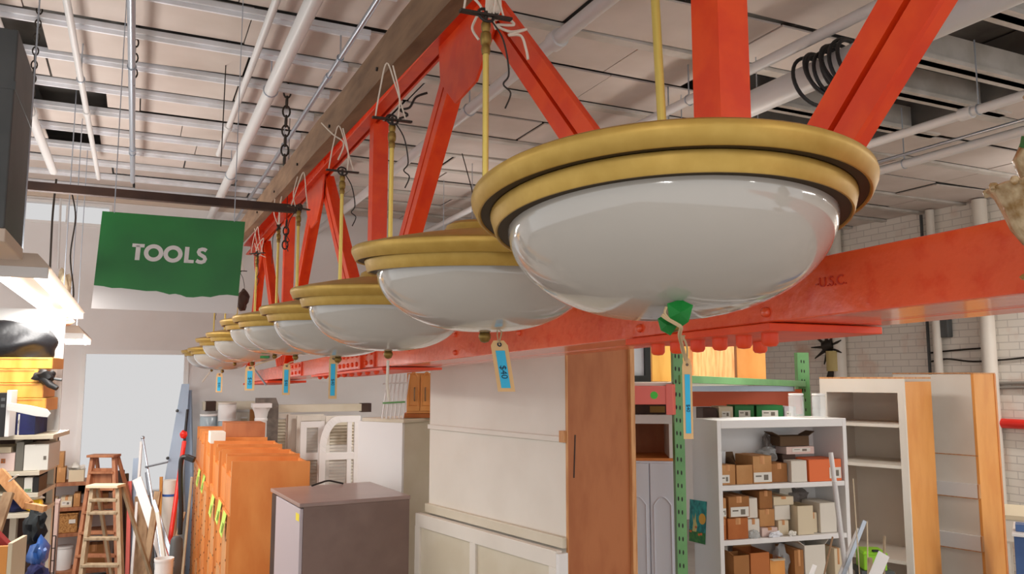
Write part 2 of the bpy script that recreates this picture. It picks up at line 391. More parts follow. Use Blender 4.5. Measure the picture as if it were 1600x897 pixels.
# black cable coil looped round the fat duct
pts = []
ya = onZ(1215, 118, 3.8).y; yb = onZ(1300, 95, 3.8).y
for i in range(0, 9*28+1):
    t = i/28.; y = ya+(yb-ya)*t/9.+.05*sin(t*2.3)
    R_ = .133+.012*sin(t*1.7)
    pts.append((fatX+R_*cos(2*pi*t), y+.03*sin(2*pi*t), 3.822+R_*1.05*sin(2*pi*t)))
tag(MB().tube(pts, .011, 8).build('hanging_cable_coil', blackm, None, True), 'black cable coiled in loops round the fat white ceiling duct', 'cable')
p0 = onZ(1398, 72, 3.745)
tag(MB().tube([p0+Vector((-.12, 0, .0)), p0+Vector((-.02, .02, -.012)), p0+Vector((.08, -.02, .02)), p0+Vector((.11, -.04, .05))], .014, 8).build('hanging_cable_end', blackm, None, True), 'short black cable end sticking out from the fat duct right of the red diagonal', 'cable')
# chains and droppers
def chain(px, py0, py1, d, label, ll=.055):
    a = at(px[0], py0, d); b = at(px[1], py1, d); L = (b-a).length; n = max(3, int(L/(ll*.78)))
    m = MB(); u = (b-a)/n; dz = u.normalized()
    for i in range(n):
        cc = a+u*(i+.5); s1 = Vector((1, 0, 0)) if i % 2 else Vector((0, 1, 0))
        s1 = (s1-dz*s1.dot(dz)).normalized()
        m.tube([cc+dz*(ll/2)*cos(t)+s1*(ll*.3)*sin(t) for t in [2*pi*q/12 for q in range(12)]], ll*.085, 6, closed=True)
    m.cyl(a, Vector((a.x, a.y, ZC)), .003, n=5)
    return tag(m.build('hanging_chain', chainm, None, True), label, 'chain')
chain((451, 444), 92, 258, 5.6, 'dark chain hanging below the ceiling between two pipes, left of the timber beam', .085)
chain((214, 209), 2, 132, 4.75, 'chain beside the shiny steel conduit above the green sign', .06)
chain((63, 49), 0, 150, 4.4, 'chain hanging by the top left corner next to the leftmost pipes', .05)
chain((448, 445), 345, 388, 6.2, 'short chain hanging behind the far red truss near the sign', .07)
def wire(name, pts, r, m, label, cat='wire'):
    return tag(MB().tube(pts, r, 6).build(name, m, None, True), label, cat)
def smooth(pts, k=6):
    P = [Vector(p) for p in pts]; out = []
    for i in range(len(P)-1):
        p0, p1, p2, p3 = P[max(i-1, 0)], P[i], P[i+1], P[min(i+2, len(P)-1)]
        for q in range(k):
            t = q/k
            out.append(.5*((2*p1)+(p2-p0)*t+(2*p0-5*p1+4*p2-p3)*t*t+(3*p1-p0-3*p2+p3)*t**3))
    return out+[P[-1]]
wire('hanging_wire', smooth([at(357, 8, 5.2), at(352, 120, 5.2), at(345, 260, 5.2)]), .004, chainm, 'thin dark wire hanging from the ceiling between the stopped pipe and the chain')
wire('hanging_wire', smooth([at(847, 45, 5.0), at(848, 95, 5.0), at(849, 136, 5.0)]), .004, chainm, 'thin wire hanging behind the red diagonal left of the nearest lamp rod')
wire('hanging_wire', smooth([at(722, 240, 6.2), at(729, 265, 6.2), at(738, 300, 6.2), at(742, 330, 6.2)]), .004, chainm, 'thin dark wire hanging behind the second lamp rod')
# ------------------------------------------------------------------ timber beam, cross bar
TY0, TY1 = -1.2, YB-.02
tb = MB()
def bz(y): return 3.253+.023*(y-2.5)
n = 24
for i in range(n):
    y0 = TY0+(TY1-TY0)*i/n; y1 = TY0+(TY1-TY0)*(i+1)/n
    j0 = .003*sin(i*2.1); j1 = .003*sin((i+1)*2.1)
    tb.hexa([(.78+j0, y0, bz(y0)), (.84, y0, bz(y0)), (.84, y1, bz(y1)), (.78+j1, y1, bz(y1)), (.78+j0, y0, bz(y0)+.155), (.84, y0, bz(y0)+.155), (.84, y1, bz(y1)+.155), (.78+j1, y1, bz(y1)+.155)])
beam = thing('timber_beam', 'long weathered brown timber beam running beside the red truss above the lamps', 'beam', (.75, 4, 3.2))
tb.build('timber', timber, beam)
nl = MB()
for i in range(9):
    y = 1.2+i*.83
    nl.cyl((.772, y, bz(y)+.05), (.78, y, bz(y)+.05), .008, n=8)
nl.build('bolt_head', chainm, beam)
e0 = at(-60, 284, 4.6); e1 = onX(466, 333, .80); Yc = e1.y; e0 = onY(-60, 284, Yc); e1 = onY(470, 334, Yc)
bar = thing('steel_bar', 'dark rusty flat bar crossing under the timber beam above the green sign', 'bar', ((e0+e1)/2))
MB().box((e0.x, Yc-.02, e0.z-.014), (e1.x, Yc+.02, e0.z+.018)).box((e0.x, Yc-.02, e0.z+.018), (e1.x, Yc-.012, e0.z+.03)).build('angle_iron', darkbrown, bar)
# ------------------------------------------------------------------ red roof truss
XT = 1.15
truss = thing('roof_truss', 'bright red riveted steel truss running diagonally through the picture behind the lamps', 'truss', (XT, 4.5, 2.25))
def zb(y): return 2.285-.020*y        # underside of the bottom chord
def ztp(y): return 3.60-.004*y        # underside of the top chord
y0, y1 = -.6, YB-.6
ch = MB()
def slab(m, x0, x1, dz0, dz1, ya, yb, zf):
    m.hexa([(x0, ya, zf(ya)+dz0), (x1, ya, zf(ya)+dz0), (x1, yb, zf(yb)+dz0), (x0, yb, zf(yb)+dz0), (x0, ya, zf(ya)+dz1), (x1, ya, zf(ya)+dz1), (x1, yb, zf(yb)+dz1), (x0, yb, zf(yb)+dz1)])
slab(ch, XT, XT+.012, 0, .112, y0, y1, zb); slab(ch, XT+.012, XT+.17, 0, .012, y0, y1, zb)
slab(ch, XT+.012, XT+.05, .1, .112, y0, y1, zb)
slab(ch, XT+.19, XT+.20, 0, .112, y0, y1, zb); slab(ch, XT+.20, XT+.30, 0, .012, y0, y1, zb)
slab(ch, XT+.17, XT+.19, .0, .008, y0, y1, zb)
ch.build('bottom_chord', redchord, truss, bevel=.003)
tc_ = MB()
slab(tc_, XT, XT+.012, 0, .11, y0, y1, ztp); slab(tc_, XT-.08, XT, .1, .112, y0, y1, ztp); slab(tc_, XT+.03, XT+.042, 0, .11, y0, y1, ztp); slab(tc_, XT+.042, XT+.12, .1, .112, y0, y1, ztp)
slab(tc_, XT-.05, XT, 0, .01, y0, y1, ztp)
tc_.build('top_chord', red, truss)
def member(a, b, w=.13, single=False):
    a = Vector((XT, a[0], a[1])); b = Vector((XT, b[0], b[1])); d = (b-a).normalized(); s = Vector((1, 0, 0)).cross(d)
    if s.y > 0: s = -s   # s points towards the camera end (-Y)
    m = MB()
    def ang(c, wd, flip):
        cc = s*c
        m.bar(a+cc+Vector((.016, 0, 0)), b+cc+Vector((.016, 0, 0)), wd, .012, s)
        e = cc+s*(wd/2-.006)*(1 if flip else -1)
        m.bar(a+e+Vector((.0595, 0, 0)), b+e+Vector((.0595, 0, 0)), .012, .075, s)
    if single: ang(0, w, True); m.bar(a-s*(w/2-.006)+Vector((.0595, 0, 0)), b-s*(w/2-.006)+Vector((.0595, 0, 0)), .012, .075, s)
    else:
        h = (w-.014)/2; ang((h+.014)/2, h, False); ang(-(h+.014)/2, h, True)
    return m.build('web_member', red, truss)
bn = [1.42, 4.36, 7.3]; tn = [-.06, 2.86, 5.85, 8.85]
for i, yb_ in enumerate(bn):
    member((yb_-.10, zb(yb_)+.10), (tn[i]+.12, ztp(tn[i])+.02), .12)
    member((yb_+.10, zb(yb_)+.10), (tn[i+1]-.12, ztp(tn[i+1])+.02), .13)
    member((yb_, zb(yb_)+.1), (yb_, ztp(yb_)+.02), .085 if i else .095, True)
member((9.7, zb(9.7)+.1), (tn[3]+.1, ztp(tn[3])), .12)
for y in tn[1:]:
    z = ztp(y)
    g = MB().prism([(XT-.012, y-.30, z+.1), (XT-.012, y-.27, z-.16), (XT-.012, y-.10, z-.30), (XT-.012, y+.12, z-.32), (XT-.012, y+.30, z-.17), (XT-.012, y+.34, z+.1)], (.012, 0, 0))
    gp = g.build('gusset_plate', red, truss, bevel=.002)
    for k in range(7):
        yy = y-.26+k*.09
        MB().blob((XT-.014, yy, z+.05), .008, .014, .014, amp=0, sub=2).build('rivet', red, gp, True)
# splice plates, rivets and bolts on the bottom chord
def splice(ya, yb, nr, rows=2, big=.014):
    pl = MB(); slab(pl, XT-.012, XT, .004, .108, ya, yb, zb); o = pl.build('splice_plate', redchord, truss, bevel=.002)
    for i in range(nr):
        for r_ in range(rows):
            y = ya+.04+(yb-ya-.08)*i/(nr-1); z = zb(y)+(.03 if r_ == 0 else .082)
            MB().blob((XT-.014, y, z), .01, big, big, amp=0, sub=2).build('rivet', red, o, True)
    return o
splice(4.15, 4.95, 8)
splice(6.2, 6.9, 5)
up = MB(); slab(up, XT-.03, XT-.012, .0, .112, 4.36, 4.39, zb); up.build('stiffener', red, truss)
st = MB(); slab(st, XT-.02, XT+.3, -.016, -.004, 3.95, 5.75, zb); bp_ = st.build('bottom_splice_plate', red, truss)
for i in range(10):
    y = 4.02+i*.18
    MB().blob((XT+.02, y, zb(y)-.02), .016, .018, .016, amp=0, sub=2).build('rivet', red, bp_, True)
yA = onX(985, 545, XT).y; yB = onX(1212, 522, XT).y
st = MB(); slab(st, XT-.015, XT+.3, -.018, -.002, yB, yA, zb); bp_ = st.build('bottom_splice_plate', red, truss, bevel=.002)
for i in range(6):
    y = yA-.05-(yA-yB-.12)*i/5.
    for xx in ((XT+.05, XT+.24) if i == 2 else (XT+.05,)):
        MB().lathe([(.0005, -.046), (.013, -.044), (.0175, -.038), (.0175, -.016), (.0005, -.016)], (xx, y, zb(y)), 14).build('bolt', red, bp_, True)
for px, py in ((1001, 513), (1198, 488), (712, 523), (712, 551), (640, 545), (812, 520)):
    P = onX(px, py, XT); MB().blob((XT-.002, P.y, min(max(P.z, zb(P.y)+.02), zb(P.y)+.095)), .012, .011, .011, amp=0, sub=2).build('rivet', redchord, truss, True)
# rolled mill mark in the chord face
P = onX(1298, 440, XT-.001)
textmesh('-U.S.C.', .026, .001, 'mill_mark', mat('mill_mark_red', sr(205, 56, 30), .5), truss, basis((XT-.0012, P.y, P.z), (0, -1, 0), (0, 0, 1), (-1, 0, 0)))
# open plate end by the wall
en = MB(); slab(en, XT-.05, XT+.3, -.03, -.01, 7.6, 9.4, zb); en.build('end_plate', red, truss)
# ------------------------------------------------------------------ the row of ten bowl pendants
LX = .77
def make_lamp(loc):
    L = thing('pendant_lamp', 'x', 'pendant lamp', loc, 'row of bowl pendant lamps')
    x, y, z = loc
    P = lambda pr: [(r, zz) for r, zz in pr]
    MB().lathe([(.305, .010), (.318, .009), (.3235, .005), (.325, -.001), (.324, -.007), (.316, -.024), (.3135, -.0265), (.311, -.0265), (.309, -.024), (.309, -.006)], loc, 96, True).build('outer_ring', gold, L, True)
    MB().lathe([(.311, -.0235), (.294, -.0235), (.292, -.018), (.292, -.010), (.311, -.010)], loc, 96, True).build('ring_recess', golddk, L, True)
    MB().lathe([(.290, -.022), (.2935, -.0245), (.2935, -.028), (.287, -.050), (.2855, -.053), (.283, -.053), (.281, -.050), (.281, -.022)], loc, 96, True).build('inner_ring', gold, L, True)
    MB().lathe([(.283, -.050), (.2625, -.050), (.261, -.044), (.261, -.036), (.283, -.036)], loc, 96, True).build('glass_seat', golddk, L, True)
    pr = [(.2645, -.036)]
    for i in range(0, 25):
        t = i/24*pi/2; pr.append((.2645*cos(t)**.86 if i < 24 else .0005, -.050-.146*sin(t)**1.05))
    MB().lathe(pr, loc, 96).build('glass_bowl', bowl, L, True)
    MB().lathe([(.306, .010), (.28, .018), (.2, .034), (.105, .05), (.098, .058), (.095, .066), (.08, .074), (.03, .08), (.012, .082), (.0005, .082)], loc, 72).build('top_dish', gold, L, True)
    MB().cyl((x, y, z+.08), (x, y, z+.53), .0078, n=16).build('rod', rodgold, L, True)
    MB().lathe([(.0005, .50), (.010, .50), (.012, .512), (.010, .522), (.013, .526), (.0145, .54), (.013, .553), (.0095, .556), (.0115, .562), (.0125, .575), (.009, .585), (.0005, .586)], loc, 20).build('coupling', brass, L, True)
    MB().box((x-.07, y-.009, z+.597), (x+.07, y+.009, z+.603)).cyl((x, y, z+.58), (x, y, z+.61), .005, n=8).build('crossbar', chainm, L)
    MB().tube([(x+.02*cos(t), y+.02*sin(t)*.6, z+.60+.02*sin(t)) for t in [2*pi*i/16 for i in range(16)]], .004, 6, closed=True).build('hook_ring', blackw, L, True)
    MB().lathe([(.0005, -.222), (.010, -.219), (.015, -.210), (.0155, -.204), (.012, -.196), (.008, -.192), (.018, -.189), (.018, -.186), (.0005, -.186)], loc, 24).build('finial', brass, L, True)
    MB().tube(smooth([(x-.06, y, z+.60), (x-.045, y, z+.70), (x-.02, y+.01, z+.80), (x+.01, y, z+.72), (x+.05, y, z+.60)]), .0028, 6).tube(smooth([(x+.02, y, z+.6), (x+.015, y-.03, z+.68), (x-.01, y-.03, z+.78)]), .0028, 6).build('hanging_cord', stringm, L, True)
    MB().tube(smooth([(x+.01, y-.01, z+.585), (x+.035, y-.03, z+.53), (x+.05, y-.03, z+.45), (x+.035, y-.03, z+.42), (x+.055, y-.03, z+.40), (x+.04, y-.03, z+.36)]), .0024, 6).build('supply_wire', blackw, L, True)
    return L
ordn = ['nearest and largest gold-rimmed white bowl pendant, at the front of the row', 'second gold-rimmed bowl pendant from the front, half hidden by the nearest one', 'third bowl pendant lamp from the front of the row, beside a red vertical post',
        'fourth bowl pendant lamp from the front of the row', 'fifth bowl pendant lamp from the front of the row', 'sixth bowl pendant lamp from the front, hung a little higher than its neighbours',
        'seventh bowl pendant lamp from the front of the row', 'eighth bowl pendant lamp from the front, in the shade of the seventh', 'second last bowl pendant lamp, low at the far end of the row', 'farthest and smallest bowl pendant lamp at the end of the row']
LY = [1.075, 1.80, 2.62, 3.37, 4.35, 5.08, 6.05, 7.24, 8.2, 9.5]
LZ = [2.443, 2.456, 2.434, 2.432, 2.463, 2.485, 2.455, 2.47, 2.415, 2.435]
tilt = [(0, 0), (.0, .01), (0, 0), (.01, 0), (0, .01), (0, 0), (0, .015), (.02, .0), (0, .02), (.01, 0)]
proto = make_lamp((LX+.018, LY[0], LZ[0])); proto['label'] = ordn[0]; lamps = [proto]
for i in range(1, 10): lamps.append(dup(proto, (LX+.004*sin(i*3), LY[i], LZ[i]), ordn[i], (tilt[i][0], tilt[i][1], i*.9)))
def tiltlamp(o, deg, ph=0.):
    q = o.location; ax = Vector((q.y, -q.x, 0)).normalized(); fw = Vector((q.x, q.y, 0)).normalized(); o.rotation_euler = (Matrix.Rotation(radians(ph), 3, fw) @ Matrix.Rotation(radians(-deg), 3, ax)).to_euler()
for o_, dg_, ph_ in zip(lamps, (5., -3.5, -2.2, -1.5), (-1.8, 0, 0, 0)): tiltlamp(o_, dg_, ph_)
# tangled cord bundle at the second lamp's hook
q = lamps[1].location
m = MB()
m.tube(smooth([q+Vector((.0, -.01, .62)), q+Vector((.02, -.02, .66)), q+Vector((.012, -.02, .60)), q+Vector((.045, -.02, .61)), q+Vector((.07, -.02, .595)), q+Vector((.02, -.02, .585)), q+Vector((.06, -.02, .575)), q+Vector((.1, -.03, .585)), q+Vector((.05, -.03, .56)), q+Vector((.085, -.03, .565)), q+Vector((.10, -.03, .53)), q+Vector((.105, -.03, .505))]), .0035, 6)
for k in range(5):
    m.tube([q+Vector((.012*cos(t)+.004*k, -.03, .625+.03*sin(t)+.003*k)) for t in [2*pi*i/14 for i in range(14)]], .003, 5, closed=True)
tag(m.build('cord_bundle', stringm, None, True), 'tangle of white cord tied at the top of the second lamp rod', 'cord')
for lab, pts in (('white cord crossing the red gusset above the second lamp', [at(737, -6, 2.0), at(752, 12, 2.0), at(744, 28, 2.0), at(738, 45, 2.0), at(748, 62, 2.0)]),
                 ('straight white cord rising beside the second lamp hook', [at(758, -8, 2.0), at(766, 18, 2.0), at(775, 46, 2.0)]),
                 ('pale thread looped over the timber beam by the fourth lamp', [at(502, 192, 3.6), at(520, 210, 3.6), at(537, 224, 3.6), at(528, 250, 3.6)]),
                 ('white cord wound round the truss above the far end of the lamp row', [at(398, 380, 6.3), at(405, 400, 6.3), at(412, 372, 6.3), at(400, 392, 6.3), at(415, 402, 6.3)])):
    wire('hanging_string', smooth(pts), .0035, stringm, lab, 'string')
wire('hanging_cable', smooth([at(668, 145, 3.3), at(650, 152, 3.3), at(640, 168, 3.3), at(625, 172, 3.3), at(637, 180, 3.3), at(612, 188, 3.3), at(604, 183, 3.3)]), .005, blackw, 'black loose cable curling from the red diagonal to the third lamp hook', 'cable')
wire('hanging_cable', smooth([at(366, 415, 6.0), at(371, 430, 6.0), at(370, 450, 6.0), at(366, 466, 6.0)]), .007, blackw, 'black cable loop beside the right edge of the green sign', 'cable')
tag(MB().blob(at(378, 468, 6.6), .055, .05, .075, 4, .35).build('hanging_cable_knot', darkbrown, None, True), 'dark clump of tangled cable hanging on the truss right of the green sign', 'cable')
# ------------------------------------------------------------------ price tags
def price_tag(px, py_top, py_bot, d, wpx, label, turn=0, slant=0, txt='$40', strtop=None, lean=0):
    s = 1262./d; top = at(px, py_top, d); h = (py_bot-py_top)/s; w_ = wpx/s
    T = thing('hanging_price_tag', label, 'price tag', top, 'paper price tags hanging from the lamps')
    a = degrees(yaw)+90+turn; u = dirv(a); nrm = dirv(a+90)   # nrm faces the camera
    Pp = lambda x, z, off=0.: top+u*(x+slant*(-z))+Vector((0, 0, z))+nrm*off+dirv(a-90)*(lean*z)
    MB().prism([Pp(-w_*.3, 0), Pp(-w_*.5, -h*.1), Pp(-w_*.5, -h), Pp(w_*.5, -h), Pp(w_*.5, -h*.1), Pp(w_*.3, 0)], -nrm*.0012).build('paper', tagm, T)
    MB().prism([Pp(-w_*.27, -h*.2, .0006), Pp(-w_*.27, -h*.93, .0006), Pp(w_*.27, -h*.93, .0006), Pp(w_*.27, -h*.2, .0006)], nrm*.0006).build('blue_label', tagblue, T)
    MB().tube([Pp(.012*w_+w_*.1*cos(t), -h*.08+w_*.1*sin(t), .001) for t in [2*pi*i/12 for i in range(12)]], w_*.04, 5, closed=True).build('eyelet', ink, T, True)
    ex = (Pp(0, -1)-Pp(0, 0)).normalized(); ey = u
    textmesh(txt, w_*.52, .0003, 'handwriting', ink, T, basis(Pp(0, -h*.62, .0015), ex, ey, nrm))
    st_ = strtop if strtop is not None else top+Vector((0, 0, .06))
    MB().tube(smooth([Pp(0, -h*.06, .001), (Pp(0, 0)+st_)/2+u*.004, st_]), .0018, 6).tube(smooth([Pp(0, -h*.06, .001), (Pp(0, 0)+st_)/2-u*.006, st_+u*.004]), .0015, 5).build('string', twine, T, True)
    return T
fin = lambda i, dz=-.2: lamps[i].location+Vector((0, 0, dz))
dl = [depth_of(l.location) for l in lamps]
price_tag(1073, 560, 685, dl[0], 15, 'price tag hung edge-on from the nearest lamp in front of the green rack post', 0, .0, '$40', at(1066, 524, dl[0]))
price_tag(779, 532, 612, dl[1], 27, 'price tag swinging from the second lamp in front of the red chord', 0, .16, '$40', at(783, 508, dl[1]))
price_tag(521, 555, 623, dl[3], 13, 'price tag hanging below the fourth lamp, rightmost of the small far tags', 0, 0, '$40', fin(3, -.226))
price_tag(448, 568, 617, dl[4], 12, 'price tag hanging third from right among the far lamps', 0, 0, '$40', fin(4, -.226))
price_tag(391, 572, 610, dl[5], 15, 'price tag with round top hanging above the red plate end', 0, 0, '$40', fin(5, -.226))
price_tag(343, 583, 613, dl[8], 10, 'farthest price tag at the left end of the lamp row', 0, 0, '$40', fin(8, -.226))
wire('hanging_string', [fin(2, -.226), at(605, 600, dl[2]), at(608, 627, dl[2])], .005, stringm, 'thick white string end dangling from the third lamp finial', 'string')
wire('hanging_string', [fin(9, -.226)+Vector((-.02, 0, 0)), at(316, 597, dl[9])], .007, stringm, 'white string end dangling from the farthest lamp', 'string')
wire('hanging_string', [fin(6, -.226), at(416, 602, dl[6])], .007, galv, 'grey-white string dangling from the seventh lamp', 'string')
# green tape scraps tied to the bowls
fz = fin(0); g = MB()
def leaf(c, pts, d, off): return MB().prism([at(x, y, d) for x, y in pts], Vector((-CW[0], -CW[1], 0))*off)
s1 = thing('hanging_tape_scrap', 'crumpled dark green tape tied with twine under the nearest lamp', 'tape', fz)
dd = dl[0]-.12
def sheet(pts, d, bulge):
    m = MB(); cx = sum(p[0] for p in pts)/len(pts); cy = sum(p[1] for p in pts)/len(pts)
    ring = [at(x, y, d+.008*sin(i*2.2)) for i, (x, y) in enumerate(pts)]; c0 = at(cx, cy, d-bulge)
    back = [p+Vector((CW[0], CW[1], 0))*.004 for p in ring]; cb_ = c0+Vector((CW[0], CW[1], 0))*.004; N = len(pts)
    m.add(ring+[c0]+back+[cb_], [(i, (i+1) % N, N) for i in range(N)]+[(N+1+(i+1) % N, N+1+i, 2*N+1) for i in range(N)]+[((i+1) % N, i, N+1+i, N+1+(i+1) % N) for i in range(N)])
    return m
sheet([(1043, 474), (1064, 468), (1083, 477), (1076, 503), (1063, 512), (1046, 497)], dd, .012).build('upper_scrap', greencloth, s1)
sheet([(1028, 498), (1040, 490), (1058, 510), (1048, 524), (1033, 516)], dd+.02, .01).build('lower_scrap', greencloth, s1)
MB().tube(smooth([at(1034, 492, dd-.014), at(1042, 498, dd-.014), at(1058, 507, dd-.014), at(1064, 512, dd-.014), at(1062, 525, dd+.02), at(1067, 545, dd+.09), at(1071, 562, dl[0])]), .003, 6).tube(smooth([at(1041, 480, dd-.01), at(1039, 490, dd-.014), at(1048, 501, dd-.014)]), .002, 6).build('twine', twine, s1, True)
def strip(i, x0, x1, y, hpx, label):
    d = dl[i]-.01; a = at(x0, y, d); b = at(x1, y, d)
    h = hpx*d/1262.
    t = thing('hanging_tape_scrap', label, 'tape', (a+b)/2)
    MB().bar(a, b, .018, h).build('folded_strip', greencloth, t, bevel=.001)
    MB().tube([(a+b)/2+Vector((h*.8*cos(q), h*.8*sin(q)*.3, h*.8*sin(q))) for q in [2*pi*k/10 for k in range(10)]], .0015, 5, closed=True).build('tie', twine, t)
strip(1, 757, 803, 508, 8, 'flat green tape strip wrapped at the second lamp finial')
strip(2, 588, 601, 541, 5, 'small green tape scrap on the third lamp finial')
strip(3, 508, 524, 548, 4, 'small green tape scrap on the fourth lamp finial')
strip(5, 407, 421, 558, 4, 'small green tape scrap between the fifth and sixth lamps')
strip(9, 338, 350, 574, 4, 'green tape scrap on the farthest lamps of the row')
# ------------------------------------------------------------------ green TOOLS sign
dS = depth_of(e1)*.86
A = at(160, 330, dS); 
# top left -> top right direction square to the truss
aS = 95.
L = reach(Vector((A.x, A.y, 0)), aS, 372); zt0 = A.z
u = dirv(aS); hgt = (487-330)/1262.*dS
roll = -.012
U = (u+Vector((0, 0, roll))).normalized(); V = Vector((-.05*u.x, -.05*u.y, -1)).normalized(); N_ = U.cross(V); N_ = -N_ if N_.dot(Vector((CW[0], CW[1], 0))) > 0 else N_
sg = thing('hanging_sign', 'green and white TOOLS sign hanging left of the lamp row', 'sign', A)
SP = lambda x, y, o=0.: A+U*(x*L)+V*(y*hgt)+N_*o
MB().prism([SP(0, 0), SP(1, 0), SP(1, 1), SP(0, 1)], -N_*.006).build('board', signwhite, sg)
edge = [(0, .765), (.06, .77), (.12, .785), (.18, .78), (.27, .79), (.35, .80), (.42, .795), (.47, .81), (.51, .825), (.55, .815), (.59, .825), (.63, .845), (.68, .845), (.74, .83), (.80, .835), (.86, .81), (.92, .80), (1, .81)]
MB().prism([SP(0, 0, .0008), SP(1, 0, .0008)]+[SP(x, y, .0008) for x, y in reversed(edge)], N_*.001).build('green_field', signgreen, sg)
def stroke(pl, hw, close=False):
    m = MB(); P = [Vector((x, y, 0)) for x, y in pl]; n = len(P); l_ = []; r_ = []
    for i in range(n):
        d = (P[(i+1) % n]-P[i-1]) if close else (P[min(i+1, n-1)]-P[max(i-1, 0)]); d.normalize(); nn = Vector((-d.y, d.x, 0)); l_.append(P[i]+nn*hw); r_.append(P[i]-nn*hw)
    for i in range(n if close else n-1):
        j = (i+1) % n; q = [l_[i], l_[j], r_[j], r_[i]]
        m.prism([SP(LX0+v.x*LS, LY0+v.y*LS*L/hgt, .002) for v in q], N_*.0015)
    return m
LX0, LY0, LS = .225, .315, .122
mm = []
def glyph(x, kind):
    r = []
    if kind == 'T': r = [stroke([(x, .1), (x+.68, .1)], .105), stroke([(x+.34, .1), (x+.34, 1.0)], .13)]
    if kind == 'O': r = [stroke([(x+.52+.42*cos(t), .5+.41*sin(t)) for t in [2*pi*i/28 for i in range(28)]], .125, True)]
    if kind == 'L': r = [stroke([(x+.12, 0), (x+.12, 1)], .125), stroke([(x+.12, .9), (x+.56, .9)], .10)]
    if kind == 'S': r = [stroke([(x+.60, .17), (x+.48, .10), (x+.34, .09), (x+.20, .15), (x+.15, .28), (x+.22, .41), (x+.36, .49), (x+.50, .57), (x+.57, .70), (x+.52, .84), (x+.38, .91), (x+.22, .90), (x+.06, .82)], .115)]
    for q in r: mm.append(q)
for x, k in ((0, 'T'), (.70, 'O'), (1.80, 'O'), (2.98, 'L'), (3.62, 'S')): glyph(x, k)
allm = MB()
for q in mm: allm.add(q.v, q.f)
allm.build('lettering', signwhite, sg)
for x in (.08, .92):
    MB().cyl(SP(x, .01), Vector((SP(x, 0).x, SP(x, 0).y, ZC)), .0025, n=5).build('hanging_wire', galv, sg)
# ------------------------------------------------------------------ ornate lamp cut by the right edge
lc = at(1642, 335, .95); sc = 1.45/1262.
cl = thing('ornate_ceiling_lamp', 'ornate gold and shell-glass lamp cut off by the right edge', 'pendant lamp', lc)
MB().lathe([(.012, -.045), (.03, -.035), (.042, -.015), (.050, .01), (.056, .026), (.064, .034), (.061, .037), (.05, .024), (.036, -.01), (.012, -.03)], lc, 60, True, lambda t, s: .05*abs(sin(t*8))*(.3+s)).build('scalloped_bowl', crystal, cl, True)
for k in range(12):
    t = 2*pi*k/12; MB().blob(lc+Vector((.064*cos(t), .064*sin(t), .035)), .0055, .0055, .0055, k, .2, sub=2).build('rim_bead', crystal, cl, True)
MB().lathe([(.0005, -.03), (.015, -.02), (.03, .05), (.036, .07), (.022, .1), (.012, .13), (.02, .15), (.0005, .16)], lc, 30).build('stem', crystal, cl, True)
MB().cyl(lc+Vector((0, 0, .15)), Vector((lc.x, lc.y, ZC)), .006, n=10).build('hanger', blackw, cl)
MB().blob(lc+Vector((-.022, 0, .088)), .012, .012, .014, 3, .4).build('green_wrap', glassgreen, cl, True)
MB().lathe([(.0005, -.080), (.034, -.077), (.037, -.074), (.034, -.071), (.0005, -.07)], lc, 30).cyl(lc+Vector((0, 0, -.072)), lc+Vector((0, 0, -.03)), .006, n=10).build('bottom_disc', gold, cl, True)
# ------------------------------------------------------------------ dark housing and strip lights at left
dH = 3.3
hz0 = at(20, 388, dH).z; hz1 = at(20, 118, dH).z; hx = at(44, 250, dH)
du = thing('metal_duct', 'dark grey sheet metal housing hanging at the left edge above the strip light', 'duct', (hx.x-.5, hx.y, hz0))
MB().box((hx.x-1.2, hx.y-.5, hz0), (hx.x, hx.y, hz1)).build('casing', darkduct, du, bevel=.006)
MB().box((hx.x-1.2, hx.y-.5, hz0-.05), (hx.x+.004, hx.y+.004, hz0)).build('bottom_flange', tan, du, bevel=.004)
MB().box((hx.x-1.2, hx.y-.502, hz1-.23), (hx.x+.003, hx.y+.003, hz1-.20)).build('seam_band', darkduct, du)
for yy in (hx.y-.4, hx.y-.1): MB().cyl((hx.x-.2, yy, hz1), (hx.x-.2, yy, ZC), .006, n=6).build('hanger_rod', chainm, du)
lit = emat('lit_tube', (1, .98, .95), 6)
def fixture(x, ya, yb, z, label, w=.17, on=9., up=0.6, hang=True, vis=True):
    t = thing('strip_light', label, 'strip light', (x, (ya+yb)/2, z), 'fluorescent strip lights' if vis else 'strip lights outside the picture')
    MB().prism([(x-w/2, ya, z), (x-w*.3, ya, z+.06), (x+w*.3, ya, z+.06), (x+w/2, ya, z)], (0, yb-ya, 0)).build('housing', tan, t, bevel=.002)
    for s in (-.28, .28): MB().cyl((x+w*s, ya+.03, z-.022), (x+w*s, yb-.03, z-.026), .021, n=12).build('tube', lit, t, True)
    for y in (ya, yb-.03): MB().box((x-w*.46, y, z-.045), (x+w*.46, y+.03, z)).build('lamp_holder', white, t)
    if hang:
        for y in (ya+.2, yb-.2): MB().cyl((x, y, z+.06), (x, y, ZC), .004, n=6).build('hanger', galv, t)
    la = bpy.data.lights.new('tube_light', 'AREA'); la.shape = 'RECTANGLE'; la.size = w*.9; la.size_y = (yb-ya)*.95; la.energy = on; la.color = (1, .97, .93)
    lo = bpy.data.objects.new('tube_light', la); COL.objects.link(lo); lo.location = (0, 0, -.05); lo.parent = t
    lu = la.copy(); lu.energy = on*up; lo2 = bpy.data.objects.new('tube_uplight', lu); COL.objects.link(lo2); lo2.location = (0, 0, .075); lo2.rotation_euler = (pi, 0, 0); lo2.parent = t  # upward area light added above each housing to brighten the ceiling
    return t
q1 = at(62, 452, 4.3)
fixture(q1.x-.0, q1.y-1.0, onX(100, 505, q1.x).y, q1.z, 'lit fluorescent strip light below the dark grey housing', .27, 40)
